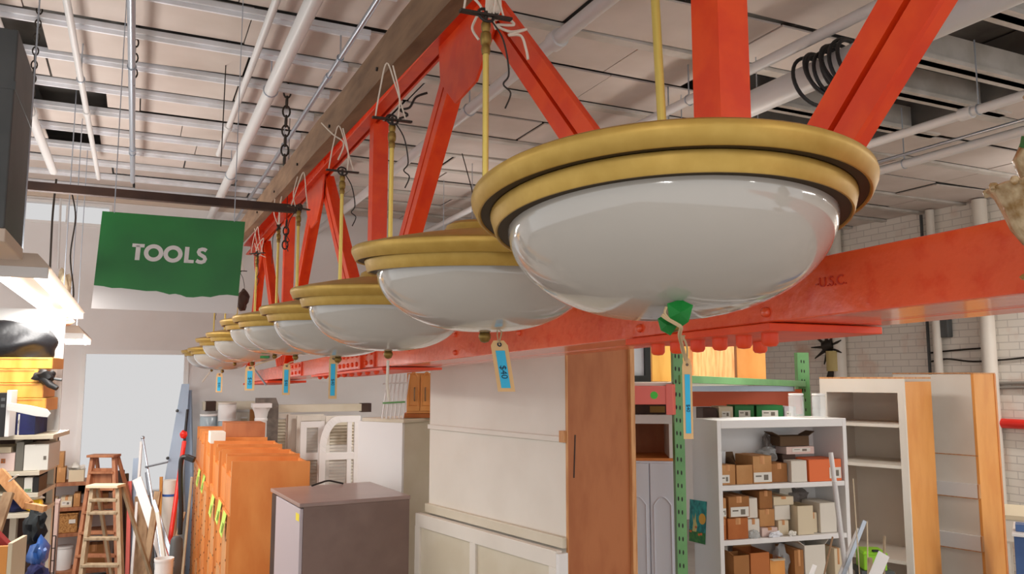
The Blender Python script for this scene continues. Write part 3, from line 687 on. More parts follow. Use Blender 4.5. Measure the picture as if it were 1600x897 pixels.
q2 = at(112, 525, 6.6)
fixture(q2.x, q2.y-.5, q2.y+.75, q2.z, 'second lit strip light farther back, in front of the bright window', .24, 40)
tag(MB().blob(at(97, 455, 5.9), .055, .06, .16, 5, .25).build('hanging_cloth', mat('beige_cloth', sr(196, 178, 150), .9, 0, sr(160, 140, 110), 20), None, True), 'beige cloth bundle hanging at the end of the strip light', 'cloth')
tag(MB().blob(at(98, 502, 5.8), .055, .05, .04, 8, .3).build('hanging_clamp', mat('copper_clamp', sr(206, 150, 116), .6), None, True), 'copper-coloured clamp hanging between the two strip lights', 'clamp')
wire('hanging_cable', smooth([at(112, 300, 6.0), at(118, 340, 6.0), at(110, 400, 6.0), at(115, 460, 6.0), at(106, 500, 6.0)]), .006, chainm, 'dark cable hanging left of the green sign', 'cable')
wire('hanging_cable', smooth([at(88, 280, 5.8), at(82, 340, 5.8), at(78, 425, 5.8)]), .008, chainm, 'dark twisted cable hanging above the beige bundle', 'cable')
wire('wall_conduit', [at(95, 310, 8.5), at(91, 420, 8.5)], .012, pipem, 'white vertical conduit on the back wall left of the sign', 'pipe')
# unseen strip lights added to brighten the hall; those behind camera from bowl reflections
for x, ya, yb, z_, e_, up_, l_ in ((-1.6, -2.6, -1.2, 3.3, 36, .8, 0), (2.0, -2.8, -1.4, 3.3, 20, 1.0, 0), (5.6, -2.0, -.6, 3.3, 48, .6, 0), (6.2, .2, 1.6, 3.3, 58, .4, 0), (8.2, 3.4, 4.8, 3.3, 45, .25, 0), (-2.6, 2.2, 3.6, 3.3, 14, .3, 0), (-2.6, 5.0, 6.4, 3.3, 18, .2, 0), (-2.6, 7.8, 9.2, 3.3, 32, .25, 0),
                                    (3.6, 3.7, 4.9, 3.0, 24, .22, 1), (2.9, 6.9, 8.1, 2.9, 46, .2, 2)):  # last two fixtures added, hidden behind the bowls, to brighten the back wall
    fixture(x, ya, yb, z_, ['lit fluorescent strip light hung under the ceiling outside the picture', 'lit strip light hanging behind the nearest bowl pendant', 'lit strip light hanging far behind the second bowl pendant'][l_], .25, e_, up_, True, l_ > 0)
# ------------------------------------------------------------------ furniture helpers
def fr_at(px, d, a, av=None):
    C = at(px, 590, d); return Fr((C.x, C.y), a, av)
def zpx(px, py, d): return at(px, py, d).z
def carton(F, u0, u1, v0, v1, z0, z1, m, label, flaps=None, lab=None, tape=True, name='cardboard_box', group=None, cat='box', lm=paper, fm=None, fh=.55):
    """a closed or open box; lab = (u0,u1,z0,z1) fractions of a paper label on the front"""
    b = MB(); t = .004; g = .0025
    if flaps:
        b.fb(F, u0, u1, v0, v0+t, z0, z1).fb(F, u0, u1, v1-t, v1, z0, z1).fb(F, u0, u0+t, v0+t, v1-t, z0, z1).fb(F, u1-t, u1, v0+t, v1-t, z0, z1).fb(F, u0+t, u1-t, v0+t, v1-t, z0, z0+t)
    else:
        b.fb(F, u0, u1, v0, v1, z0, z1-t)
        vm = (v0+v1)/2
        b.fb(F, u0, u1, v0, vm-.0015, z1-t, z1).fb(F, u0, u1, vm+.0015, v1, z1-t, z1)
    o = tag(b.build(name, m, None, bevel=g), label, cat, group)
    if flaps:
        for s in flaps:
            q = MB(); h = (z1-z0)*fh; w = (u1-u0)*.46
            if s == 'f': q.prism([F.p(u0, v0, z1), F.p(u1, v0, z1), F.p(u1-.01, v0-h*.7, z1-h*.2), F.p(u0+.01, v0-h*.7, z1-h*.2)], (0, 0, t))
            if s == 'b': q.prism([F.p(u0, v1-.01, z1), F.p(u1, v1-.01, z1), F.p(u1-.015, v1-.005, z1+h), F.p(u0+.015, v1-.005, z1+h)], F.v*t)
            if s == 'l': q.prism([F.p(u0, v0, z1), F.p(u0, v1, z1), F.p(u0-w*.5, v1-.01, z1+h*.7), F.p(u0-w*.5, v0+.01, z1+h*.7)], (0, 0, t))
            if s == 'r': q.prism([F.p(u1, v0, z1), F.p(u1, v1, z1), F.p(u1+w*.5, v1-.01, z1+h*.7), F.p(u1+w*.5, v0+.01, z1+h*.7)], (0, 0, t))
            q.build('flap', fm or m, o)
    elif tape:
        um = (u0+u1)/2; w = min(.025, (u1-u0)*.12)
        MB().fb(F, um-w, um+w, v0-.0012, v0, z1-(z1-z0)*.3, z1+.0008).fb(F, um-w, um+w, v0, v1, z1, z1+.0012).build('tape', fm or edgewood, o)
    if lab:
        a, c, e, g2 = lab; du = u1-u0; dz = z1-z0
        l = MB().fb(F, u0+du*a, u0+du*c, v0-.0022, v0-.0004, z0+dz*e, z0+dz*g2).build('shipping_label', lm, o)
        MB().fb(F, u0+du*(a+(c-a)*.55), u0+du*(a+(c-a)*.8), v0-.003, v0-.0021, z0+dz*(e+(g2-e)*.2), z0+dz*(e+(g2-e)*.75)).fb(F, u0+du*(a+(c-a)*.1), u0+du*(a+(c-a)*.42), v0-.003, v0-.0021, z0+dz*(e+(g2-e)*.55), z0+dz*(e+(g2-e)*.7)).build('print_block', mat('grey_print', sr(120, 112, 100), .8), l)
    return o
# ------------------------------------------------------------------ white bookcase full of boxes
FA = fr_at(1118, 4.95, 98.4); Wb = reach(FA.o, 98.4, 1321); Db = .31
zT = zpx(1118, 657, 4.95)
bk = thing('bookcase', 'white bookcase crammed with small cardboard boxes, standing right of the green rack post', 'bookcase', FA.p(Wb/2, Db/2, 0))
t = .028
MB().fb(FA, 0, t, 0, Db, 0, zT).build('side_panel', white, bk, bevel=.002)
MB().fb(FA, Wb-t, Wb, 0, Db, 0, zT).build('side_panel', white, bk, bevel=.002)
MB().fb(FA, t, Wb-t, 0, Db, zT-.05, zT-.0).build('top_panel', white, bk, bevel=.002)
MB().fb(FA, t, Wb-t, Db-.01, Db, 0, zT-.05).build('back_panel', white, bk)
fsh = []
for py in (760, 846): fsh.append(zpx(1125, py, 4.95))
fsh.append(fsh[1]-(fsh[0]-fsh[1])*1.3); fsh.append(fsh[2]-.36); 
for z in fsh: MB().fb(FA, t, Wb-t, .004, Db-.01, z-.03, z).build('shelf', white, bk, bevel=.002)
MB().fb(FA, t, Wb-t, .02, .04, 0, .08).build('plinth', white, bk)
S_ = 1262/5.05
def bu(px): return reach(FA.o, 98.4, px)
def bbox(x0, x1, y0, y1, k, m, label, v0=.03, dep=.2, z0=None, **kw):
    zs = fsh[k]+.0015 if z0 is None else z0
    return carton(FA, max(bu(x0), t+.004), min(bu(x1), Wb-t-.004), v0, min(v0+dep, Db-.015), zs, zs+(y1-y0)/S_, m, label, group='boxes in the white bookcase', **kw)
bbox(1126, 1150, 727, 757, 0, cardboard, 'leftmost brown box on the upper shelf of the white bookcase, glass cups on top', lab=(.05, .6, .1, .5))
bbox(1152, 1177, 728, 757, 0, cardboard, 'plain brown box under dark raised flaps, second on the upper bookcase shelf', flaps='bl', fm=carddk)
bbox(1178, 1207, 714, 756, 0, cardboard, 'tall brown box with white label on the upper bookcase shelf', v0=.03, lab=(.02, .98, .05, .4))
bbox(1209, 1234, 727, 756, 0, cardboard2, 'dull brown box under a clear bag, middle of the upper bookcase shelf', v0=.05)
bbox(1262, 1312, 722, 756, 0, orangebox, 'orange box with a picture label at the right end of the upper bookcase shelf', v0=.01, lab=(.62, .98, .12, .62), tape=False)
bbox(1236, 1260, 724, 757, 0, boxwhite, 'white gable carton beside the orange box on the upper bookcase shelf', v0=.02, dep=.08, tape=False)
bbox(1239, 1260, 716, 756, 0, darkbrown, 'dark bag-like box pushed behind the white gable carton', v0=.13, dep=.14, tape=False)
zb_ = fsh[0]+40.5/S_
bbox(1246, 1290, 707, 719, 0, pinkpaper, 'flat pale box with printed marks on top of the dark box, upper bookcase shelf', v0=.13, dep=.12, z0=zb_, lab=(.2, .85, .3, .8), tape=False)
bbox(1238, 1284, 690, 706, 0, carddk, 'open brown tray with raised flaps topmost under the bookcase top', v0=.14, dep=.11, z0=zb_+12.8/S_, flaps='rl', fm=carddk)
# shelf 2
bbox(1124, 1132, 812, 843, 1, cardred, 'lower sliver of a brown box at the left end of the middle bookcase shelf', v0=.02)
bbox(1124, 1133, 781, 811, 1, cardboard, 'upper sliver of a brown box at the left end of the middle bookcase shelf', v0=.02, z0=fsh[1]+32/S_, lab=(.1, .9, .1, .5))
bbox(1135, 1166, 813, 844, 1, cardred, 'reddish brown box without label, bottom of the left stack on the middle bookcase shelf', v0=.02)
bbox(1137, 1169, 781, 812, 1, cardboard2, 'brown box with white label on top of the reddish box, middle bookcase shelf', v0=.02, z0=fsh[1]+32.5/S_, lab=(.08, .95, .04, .5))
bbox(1171, 1187, 788, 818, 1, boxwhite, 'white upright carton beside the labelled stack, upper of two on the middle bookcase shelf', v0=.06, z0=fsh[1]+28.5/S_, tape=False)
bbox(1169, 1188, 818, 845, 1, boxwhite, 'pale carton at the bottom beside the reddish box on the middle bookcase shelf', v0=.05)
bbox(1190, 1213, 807, 833, 1, cardboard, 'short brown box above the pinkish box in the middle bookcase shelf', v0=.06, z0=fsh[1]+14.5/S_)
bbox(1190, 1214, 833, 846, 1, pinkpaper, 'pinkish flat box at the bottom centre of the middle bookcase shelf', v0=.04)
bbox(1192, 1212, 779, 806, 1, cardboard2, 'brown box topmost in the centre stack of the middle bookcase shelf', v0=.07, z0=fsh[1]+41/S_)
bbox(1217, 1233, 822, 844, 1, boxcream, 'small cream box at the bottom right of centre on the middle bookcase shelf', v0=.05)
bbox(1215, 1239, 799, 821, 1, boxwhite, 'white box lying under a long cream box on the middle bookcase shelf', v0=.07, z0=fsh[1]+22.6/S_, tape=False)
bbox(1214, 1245, 785, 798, 1, boxcream, 'long cream box topmost beside the smoky plastic on the middle bookcase shelf', v0=.07, z0=fsh[1]+45/S_)
bbox(1243, 1267, 801, 845, 1, boxcream, 'large open-topped cream carton right of centre on the middle bookcase shelf', v0=.02, flaps='b', fm=boxwhite)
bbox(1268, 1279, 809, 840, 1, boxcream, 'narrow cream box between two white cartons on the middle bookcase shelf', v0=.06)
bbox(1281, 1306, 794, 840, 1, boxwhite, 'tall white carton behind the ribbed rod on the middle bookcase shelf', v0=.04, tape=False)
# shelf 3
h3 = (fsh[1]-fsh[2])*S_
bbox(1133, 1151, 866, 955, 2, boxwhite, 'pale box behind loose papers at the left of the lower bookcase shelf', v0=.15, dep=.14)
bbox(1142, 1166, 874, 955, 2, cardboard2, 'brown open box holding white papers on the lower bookcase shelf', v0=.02, dep=.12, flaps='l', fh=.1)
bbox(1168, 1197, 872, 955, 2, cardred, 'reddish open box with a tall back flap on the lower bookcase shelf', v0=.02, flaps='b', fm=cardboard, fh=.1)
bbox(1199, 1222, 884, 955, 2, yelwood2, 'tan box with a tilted lid on the lower bookcase shelf', v0=.03, tape=False, flaps='f', fm=boxcream, fh=.1)
bbox(1256, 1288, 868, 955, 2, boxwhite, 'white box with open flaps standing up on the lower bookcase shelf', v0=.05, flaps='lrb', fh=.1)
bbox(1297, 1309, 874, 955, 2, boxcream, 'cream box at the right end of the lower bookcase shelf', v0=.02)
bbox(1240, 1254, 874, 955, 2, cardboard2, 'brown folded box between plastic bag and white flaps on the lower bookcase shelf', v0=.05)
# glass cups, plastic bags and packets
def bag(x, y, k, rx, rz, m, label, v=.16, seed=1, z=None, ry=.06, name='plastic_bag'):
    zz = (fsh[k]+rz*.6) if z is None else z
    return tag(MB().blob(FA.p(bu(x), v, zz), rx, ry, rz, seed, .35, 2.4).build(name, m, None, True), label, 'bag')
zc = fsh[0]+.0015+30/S_+.002
for i, (x, vv) in enumerate(((1131, .08), (1139, .10), (1135, .17))):
    c = FA.p(bu(x)+.01, vv, zc)
    tag(MB().lathe([(.0005, 0), (.014, 0), (.017, .075), (.0155, .075), (.0125, .004), (.0005, .004)], c, 20).build('glass_cup', mat('cup_glass', (.9, .92, .93), .05, 0, None, alpha=.35), None, True), ['clear glass cup in front on the leftmost bookcase box', 'clear glass cup to the right on the leftmost bookcase box', 'clear glass cup at the back on the leftmost bookcase box'][i], 'glass', 'glass cups on the bookcase box')
bag(1219, 718, 0, .05, .045, plastic, 'crumpled clear plastic bag on the dull brown box', .15, 2, fsh[0]+30/S_+.046)
bag(1231, 712, 0, .022, .07, darkplastic, 'smoky plastic bag standing by the white gable carton', .24, 5, fsh[0]+.22, ry=.03)
bag(1274, 790, 1, .085, .045, darkplastic, 'smoky plastic bag heaped at the back of the middle bookcase shelf', .235, 9, fsh[1]+52/S_, ry=.04)
bag(1176, 836, 1, .035, .03, plastic, 'small clear bag lying in front of the pale carton', .03, 4, fsh[1]+.02, ry=.022)
bag(1208, 841, 1, .05, .017, mat('blue_white_packet', sr(224, 226, 232), .4, 0, sr(120, 176, 226), 9, lo=.55, hi=.6), 'white and pale blue packet lying at the front of the middle bookcase shelf', .018, 6, fsh[1]+.017, ry=.014, name='packet')
bag(1233, 841, 1, .03, .015, paper, 'white packet lying beside the blue one at the front of the middle bookcase shelf', .016, 7, fsh[1]+.015, ry=.012, name='packet')
bag(1228, 876, 2, .05, .13, plastic, 'clear plastic bag standing in the lower bookcase shelf', .12, 8, fsh[2]+.2, ry=.05)
z3 = fsh[2]
MB_ = MB().prism([FA.p(bu(1124)+.03, .0, z3+.002), FA.p(bu(1130)+.03, .0, z3+.002), FA.p(bu(1148)+.02, .02, z3+50/S_), FA.p(bu(1139)+.02, .02, z3+54/S_)], FA.v*.01)
tag(MB_.build('paper_sheaf', paper, None), 'folded white paper leaning at the lower left of the bookcase', 'paper')
# poster on the bookcase side
po = thing('postcard', 'teal and green picture card with a yellow sun on the side of the white bookcase', 'card', FA.p(-.002, .15, 1.3))
d1 = 5.1
def sp(px, py): # point on the bookcase side plane
    r = ray(px, py); n = FA.u; tt = (FA.o.dot(n)-.0015)/(r[0]*n.x+r[1]*n.y); return Vector((r[0]*tt, r[1]*tt, H+r[2]*tt))
q = [sp(1078, 780), sp(1104.5, 784), sp(1102, 851), sp(1077, 845)]
MB().prism(q, -FA.u*.001).build('card', teal, po)
def inq(x, y, o=.0015): return (q[0]*(1-x)+q[1]*x)*(1-y)+(q[3]*(1-x)+q[2]*x)*y-FA.u*o
MB().prism([inq(0, .72), inq(1, .74), inq(1, 1), inq(0, 1)], -FA.u*.0005).build('meadow', postergreen, po)
MB().prism([inq(.78+.2*cos(a), .42+.13*sin(a)) for a in [2*pi*i/20 for i in range(20)]], -FA.u*.0007).build('sun', sunyel, po)
MB().prism([inq(x, y, .0018) for x, y in ((.2, .35), (.3, .5), (.38, .3), (.42, .5), (.5, .6), (.45, .75), (.2, .75), (.25, .55))], -FA.u*.0005).build('pale_figure', mat('poster_cream', sr(220, 206, 130), .7), po)
for x, y in ((.1, .76), (.42, .64), (.62, .8), (.75, .78)):
    MB().prism([inq(x+.07*cos(a), y+.03*sin(a), .002) for a in [2*pi*i/10 for i in range(10)]], -FA.u*.0005).build('flower', orangebox, po)
# ------------------------------------------------------------------ pallet rack
dn, dfar = 4.75, 6.35
Cn = at(1060, 590, dn); Cf = at(1256, 590, dfar)
va = degrees(atan2(Cf.x-Cn.x, Cf.y-Cn.y)); Lr = (Vector((Cf.x, Cf.y, 0))-Vector((Cn.x, Cn.y, 0))).length
FK = Fr((Cn.x, Cn.y), va-180-8, va)     # u to the left along the bay, v deep
ua = -65.; FK = Fr((Cn.x, Cn.y), ua, va)
rk = thing('pallet_rack', 'green and orange steel pallet rack behind the brown panel and white bookcase', 'rack', FK.p(0, 0, 0))
zr = 2.62
def post(v, z1, w=.058, dpt=.07):
    # channel post with teardrop holes along the face turned to us
    a = MB(); F2 = Fr(FK.p(0, v, 0), 90+degrees(yaw), degrees(yaw))
    a.fb(F2, -w/2, w/2, 0, .004, 0, z1).fb(F2, -w/2, -w/2+.004, .004, dpt, 0, z1).fb(F2, w/2-.004, w/2, .004, dpt, 0, z1)
    h = MB(); z = .1
    while z < z1-.04:
        for s in (-.012, .009):
            h.prism([F2.p(s-.004+.0045*cos(t)*1.0, -.0012, z+.014*sin(t)-s*.15) for t in [2*pi*i/8 for i in range(8)]], F2.v*.001)
        z += .075
    nA = len(a.f); a.add(h.v, h.f); o = a.build('upright', rackgreen, rk); o.data.materials.append(blackw)
    for p_ in o.data.polygons[nA:]: p_.material_index = 1
    return F2
post(0, zr); post(Lr, zpx(1256, 551, dfar), .09)
def rbar(v0, z0, v1, z1, w, m, n, u=0., th=.03):
    return MB().bar(FK.p(u, v0, z0), FK.p(u, v1, z1), th, w, (FK.u.x, FK.u.y, 0)).build(n, m, rk, bevel=.002)
zbr0 = zpx(1078, 592, dn); zbr1 = zpx(1250, 600, dfar)
rbar(0, zbr0, Lr, zbr1, .045, rackgreen, 'brace')
rbar(0.02, zpx(1083, 634, dn), .14, 1.9, .035, rackgreen, 'brace')
# front beam going left, rear beam going left
zf1 = zpx(1040, 603, dn); zf0 = zpx(1040, 632, dn)
Lbm = .45
MB().fb(FK, .04, Lbm, -.03, .02, zf0, zf1).build('front_beam', rackpink, rk, bevel=.003)
MB().fb(FK, .02, .06, -.035, .03, zf0-.06, zf1+.01).build('bracket', rackpink, rk, bevel=.003)
cd = FK.p(.13, -.031, (zf0+zf1)/2)
MB().prism([cd+FK.u*(.022*cos(t))+Vector((0, 0, .022*sin(t))) for t in [2*pi*i/18 for i in range(18)]], -FK.v*.001).build('green_sticker', mat('sticker_green', sr(70, 206, 60), .5), rk)
zg1 = zpx(1235, 612, dfar); zg0 = zpx(1235, 635, dfar)
MB().fb(FK, .05, 1.15, Lr-.03, Lr+.02, zg0, zg1).build('rear_beam', rackorange, rk, bevel=.003)
MB().fb(FK, .02, .06, Lr-.04, Lr+.03, zg0-.06, zg1+.02).build('bracket', rackorange, rk, bevel=.003)
MB().fb(FK, .065, 1.1, Lr-.052, Lr-.036, zg1+.004, zg1+.045).build('deck_edge', galv, rk)
zdk = zf1
MB().prism([FK.p(.03, .03, zf1-.004), FK.p(Lbm, .03, zf1-.004), FK.p(1.15, Lr-.04, zf1-.004), FK.p(.03, Lr-.04, zf1-.004)], (0, 0, .024)).build('deck', cream, rk)
z2 = .0
for v, Lq in ((0, Lbm), (Lr, 1.15)): 
    MB().fb(FK, Lq, Lq+.08, v-.03, v+.04, 0, zr).build('upright', rackgreen, rk)
# things on the rack
def rbox(name, px0, px1, dd, dep, z0, z1, m, label, cat, parts=None, turn=0, grp=None):
    F = fr_at(px0, dd, degrees(yaw)+90+turn); w = reach(F.o, degrees(yaw)+90+turn, px1)
    o = thing(name, label, cat, F.p(w/2, dep/2, z0), grp)
    MB().fb(F, 0, w, 0, dep, z0, z1).build('carcass', m, o, bevel=.004)
    if parts: parts(F, w, dep, z0, z1, o)
    return o
def twodoors(m, hm, arch=True):
    def fn(F, w, dep, z0, z1, o):
        for s in (0, 1):
            a = w*(.02+.49*s); b = a+w*.47
            dr = MB().fb(F, a, b, -.018, -.0015, z0+.012, z1-.012).build('door', m, o, bevel=.003)
            r = MB(); i = .14*(b-a); x0, x1, lo, hi = a+i, b-i, z0+.05, z1-(z1-z0)*.16
            ptsq = [(x0, hi), (x0, lo), (x1, lo), (x1, hi)]
            if arch: ptsq += [(x0+(x1-x0)*(1-k/8), hi+.05*sin(pi*k/8)) for k in range(1, 8)]
            r.tube([F.p(x, -.019, z) for x, z in ptsq], .005, 6, closed=True)
            r.build('panel_moulding', m, dr, True)
            hx_ = b-.035 if s == 0 else a+.035; hz = z0+.10 if z1 < 1.75 else z0+.1
            hz = z0+(z1-z0)*.30
            MB().tube(smooth([F.p(hx_, -.019, hz), F.p(hx_, -.045, hz+.02), F.p(hx_, -.045, hz+.07), F.p(hx_, -.019, hz+.09)]), .005, 6).build('handle', hm, dr, True)
    return fn
zd = zf1+.022
def plaincab(F, w, dep, z0, z1, o):
    MB().fb(F, w*.03, w*.97, -.018, -.0015, z0+.01, z1-.01).build('door', yelwood2, o, bevel=.003)
rbox('cupboard', 1019, 1079, 5.3, .32, zd, zd+.62, yelwood, 'yellow wooden cabinet on the rack deck left of the green post', 'cabinet', None, -14)
rbox('cupboard', 1083, 1150, 5.72, .4, zd, zd+.66, edgewood, 'tan cabinet panel on the rack deck right of the green post', 'cabinet', None, -6)
rbox('cupboard', 1152, 1199, 6.05, .4, zd, zd+.66, yelwood2, 'orange wood cabinet on the rack deck, rightmost of the three', 'cabinet', None, 10)
def tvp(F, w, dep, z0, z1, o):
    for a, b, c, d_ in ((0, 1, 0, .07), (0, 1, .93, 1), (0, .1, .07, .93), (.84, 1, .07, .93)): MB().fb(F, w*a, w*b, -.02, -.0015, z0+(z1-z0)*c, z0+(z1-z0)*d_).build('black_frame', blackm, o)
rbox('framed_pane', 960, 1016, 5.0, .05, zd, zd+.55, whiteblue, 'black framed white pane on the rack deck at its left', 'window', tvp, -14)
def hb(F, w, dep, z0, z1, o): MB().fb(F, w*.5, w*.9, -.002, -.0008, z0+.02, z1-.02).build('gold_print', mat('old_gold', sr(140, 104, 40), .6), o)
F9 = fr_at(980, 4.9, degrees(yaw)+90)
zc0 = zpx(1015, 645, 4.95)
# white cabinets under the front beam
cabF = fr_at(972, 5.02, degrees(yaw)+90+6); cw = reach(cabF.o, degrees(yaw)+96, 1052)
zt1 = zpx(1015, 720, 5.02); zt2 = zpx(1015, 648, 5.02)
cb1 = thing('base_cabinet', 'pale blue-white double-door cabinet with arched panels right of the brown panel', 'cabinet', cabF.p(cw/2, .2, .0))
MB().fb(cabF, 0, cw, 0, .4, z2+.002, zt1).build('carcass', whiteblue, cb1, bevel=.003)
twodoors(whiteblue, galv)(cabF, cw, .4, z2+.005, zt1, cb1)
cb2 = thing('open_cabinet', 'white open-front cabinet with brown inside standing on the blue-white doors', 'cabinet', cabF.p(cw/2, .2, zt1))
MB().fb(cabF, 0, cw, 0, .4, zt2-.055, zt2).fb(cabF, 0, .03, 0, .4, zt1+.018, zt2-.055).fb(cabF, cw-.03, cw, 0, .4, zt1+.018, zt2-.055).build('carcass', white, cb2, bevel=.002)
MB().fb(cabF, .0, cw, 0, .4, zt1+.001, zt1+.017).build('bottom_board', orangewood, cb2)
MB().fb(cabF, .03, cw-.03, .36, .4, zt1+.018, zt2-.055).build('back_panel', brownply, cb2)
tagz = zt2+.002
b3 = carton(cabF, .01, cw-.01, .05, .3, tagz, zf0-.012, darkbrown, 'dark wooden box with gold print squeezed under the pink rack beam', tape=False, name='wooden_box', lab=None)
MB().fb(cabF, cw*.55, cw*.85, .047, .0495, tagz+.01, zf0-.02).build('gold_print', mat('old_gold', sr(140, 104, 40), .6), b3)
# boxes seen in the gap above the bookcase: on a rack shelf behind it
FG = fr_at(1098, 5.75, degrees(yaw)+90); g0 = zpx(1150, 660, 5.75)
gsh = thing('storage_shelf', 'wooden shelf board behind the white bookcase carrying green boxes', 'shelf', FG.p(.3, .1, 0))
gw = reach(FG.o, degrees(yaw)+90, 1243)
MB().fb(FG, 0, gw, 0, .3, g0-.03, g0).build('board', edgewood, gsh, bevel=.002)
for u_ in (.02, gw-.05): MB().fb(FG, u_, u_+.03, .02, .28, 0, g0-.03).build('leg', oldwood, gsh)
sg_ = 1262/5.75
def gbox(x0, x1, y0, m, lab_, name='storage_box'):
    a = reach(FG.o, degrees(yaw)+90, x0); b = reach(FG.o, degrees(yaw)+90, x1)
    return carton(FG, a, b, .03, .25, g0+.001, g0+(660-y0)/sg_, m, lab_, tape=False, name=name, lab=(.2, .8, .3, .7) if m is not darkbrown else None)
boxgreen = mat('box_green', sr(22, 112, 48), .5)
gbox(1150, 1180, 634, boxgreen, 'dark green box behind the top of the white bookcase, left of the pair')
gbox(1184, 1226, 634, boxgreen, 'dark green box behind the top of the white bookcase, right of the pair')
gbox(1100, 1122, 638, darkbrown, 'dark brown box behind the left top of the white bookcase')
gbox(1125, 1147, 636, boxcream, 'cream box between the brown and green boxes behind the bookcase')
gbox(1228, 1242, 636, greydoor, 'grey box next to the rack post behind the bookcase')
tag(MB().blob(at(1168, 648, 5.0)*1+Vector((0, 0, 0)), .001, .001, .001, 1, 0, sub=1).build('x', red, None), 'x', 'x') if False else None
# ------------------------------------------------------------------ jars on the bookcase top
for i, (px, r, h, v) in enumerate(((1275, .05, .15, .2), (1299, .045, .15, .12))):
    F = FA; c = FA.p(bu(px), v, zT+.0015)
    j = thing('glass_jar', ['clear glass jar with a white lid on the bookcase top, left of two', 'clear glass jar on the bookcase top, right one by the corner'][i], 'jar', c, 'jars on the bookcase')
    MB().lathe([(.0005, 0), (r, 0), (r, h*.9), (r*.8, h*.95), (r*.75, h*.95), (r*.94, h*.88), (r*.94, .006), (.0005, .006)], c, 30).build('jar', mat('jar_glass', (.86, .9, .9), .05, 0, None, alpha=.22), j, True)
    MB().lathe([(.0005, h*.95), (r*.95, h*.95), (r*.95, h*1.03), (.0005, h*1.03)], c, 30).build('lid', white, j, True)
# ------------------------------------------------------------------ tall bookcases on the right
def tallcase(px_c, d, a1, px1, px2, ytop, sidem, frontm, label, shelves, name='tall_bookcase', cat='bookcase', backm=cream):
    C = at(px_c, 590, d); u = dirv(a1); L = reach(C, a1, px1); a2 = a1+90; Dp = reach(C, a2, px2)
    F = Fr((C.x, C.y), a1, a2)   # u along the front away from us, v depth to the right
    z1 = zpx(px_c, ytop, d)
    o = thing(name, label, cat, F.p(L/2, Dp/2, 0))
    return F, L, Dp, z1, o
F, L, Dp, z1, o = tallcase(1413, 5.6, -20, 1284, 1457, 592, None, None, 'white open tall bookcase with an orange wood side, behind the crammed bookcase', None)
MB().fb(F, 0, .022, 0, Dp, 0, z1-.02).build('side_panel', yelwood2, o, bevel=.002)
MB().fb(F, L-.022, L, 0, Dp, 0, z1).build('side_panel', cream, o)
MB().fb(F, -.001, .045, -.02, 0, 0, z1).build('face_stile', cream, o); MB().fb(F, L-.05, L, -.02, 0, 0, z1).build('face_stile', cream, o)
hh = zpx(1400, 614, 5.6)
MB().fb(F, .045, L-.05, -.02, 0, hh, z1).build('face_rail', cream, o)
MB().fb(F, .0, L, -.02, Dp, z1, z1+.012).build('top_board', edgewood, o)
MB().fb(F, .022, L-.022, Dp-.012, Dp, 0, z1-.02).build('back_panel', cream, o)
for py in (664, 729, 880):
    zz = zpx(1402, py, 5.6); MB().fb(F, .022, L-.022, 0, Dp-.012, zz-.022, zz).build('shelf', cream, o)
F, L, Dp, z1, o = tallcase(1521, 6.0, -14, 1448, 1558, 584, None, None, 'tall white-fronted panel cabinet with bright orange side, rightmost of the row', None, 'tall_cabinet', 'cabinet')
L += .25
MB().fb(F, .0, .02, 0.0, Dp, 0, z1).build('side_panel', yelwood2, o, bevel=.002)
MB().fb(F, -.004, .0, Dp-.03, Dp+.004, 0, z1).build('edge_strip', orangewood2, o)
MB().fb(F, .02, L, 0, Dp, 0, z1-.005).build('carcass', cream, o)
MB().fb(F, -.002, L, -.006, Dp, z1, z1+.008).build('top_edge', edgewood, o)
for ya, yb_ in ((712, None), (757, 779), (838, 862)):
    za = zpx(1520, ya, 6.0)
    if yb_ is None: MB().fb(F, .0, L, -.008, 0, za-.006, za).build('cleat', edgewood, o)
    else:
        zl = zpx(1520, yb_, 6.0); MB().fb(F, .012, L, -.028, 0, zl, za).build('board', white, o, bevel=.002); MB().fb(F, .012, L, -.029, 0, zl-.006, zl-.0005).build('lower_edge', edgewood, o); MB().fb(F, .0, .012, -.028, 0, zl, za).build('board_end', edgewood, o)
# blue panel, pale boards and red rail at the far right
F = fr_at(1567, 5.4, degrees(yaw)+90+33); wv = reach(F.o, degrees(yaw)+123, 1640)
zz = zpx(1580, 838, 5.4)
bl = thing('blue_chest', 'blue chest with a white top edge at the lower right edge of the picture', 'chest', F.p(wv/2, .2, 0))
MB().fb(F, 0, wv, 0, .5, 0, zz).build('body', bluebox, bl, bevel=.004); MB().fb(F, -.01, wv, -.01, .51, zz, zz+.018).build('top', white, bl, bevel=.002)
carton(F, .01, .10, .08, .2, zz+.02, zz+.065, bluebox, 'small blue box lying on the blue chest', tape=False, name='blue_box')
F = fr_at(1545, 7.0, degrees(yaw)+90+33); wv = reach(F.o, degrees(yaw)+123, 1660); zz = zpx(1575, 792, 7.4)
tb_ = thing('work_table', 'cream table top behind the blue chest against the brick wall', 'table', F.p(wv/2, .2, 0))
MB().fb(F, 0, wv, 0, .7, zz-.04, zz).build('top', boxcream, tb_, bevel=.003)
MB().fb(F, .02, wv, .01, .03, zz-.22, zz-.04).build('apron', cream, tb_)
for uu in (.02, wv-.07):
    for vv in (.03, .62): MB().fb(F, uu, uu+.05, vv, vv+.05, 0, zz-.04).build('leg', cream, tb_)
pa = onX(1540, 660, XR-.06); pb_ = onX(1640, 661, XR-.06)
rl = thing('red_rail', 'bright red horizontal rail on the brick wall at the right edge', 'rail', (pa+pb_)/2)
MB().cyl((XR-.06, pa.y+.6, pa.z), (XR-.06, pb_.y-.8, pa.z), .055, n=14).build('bar', poleRed, rl, True)
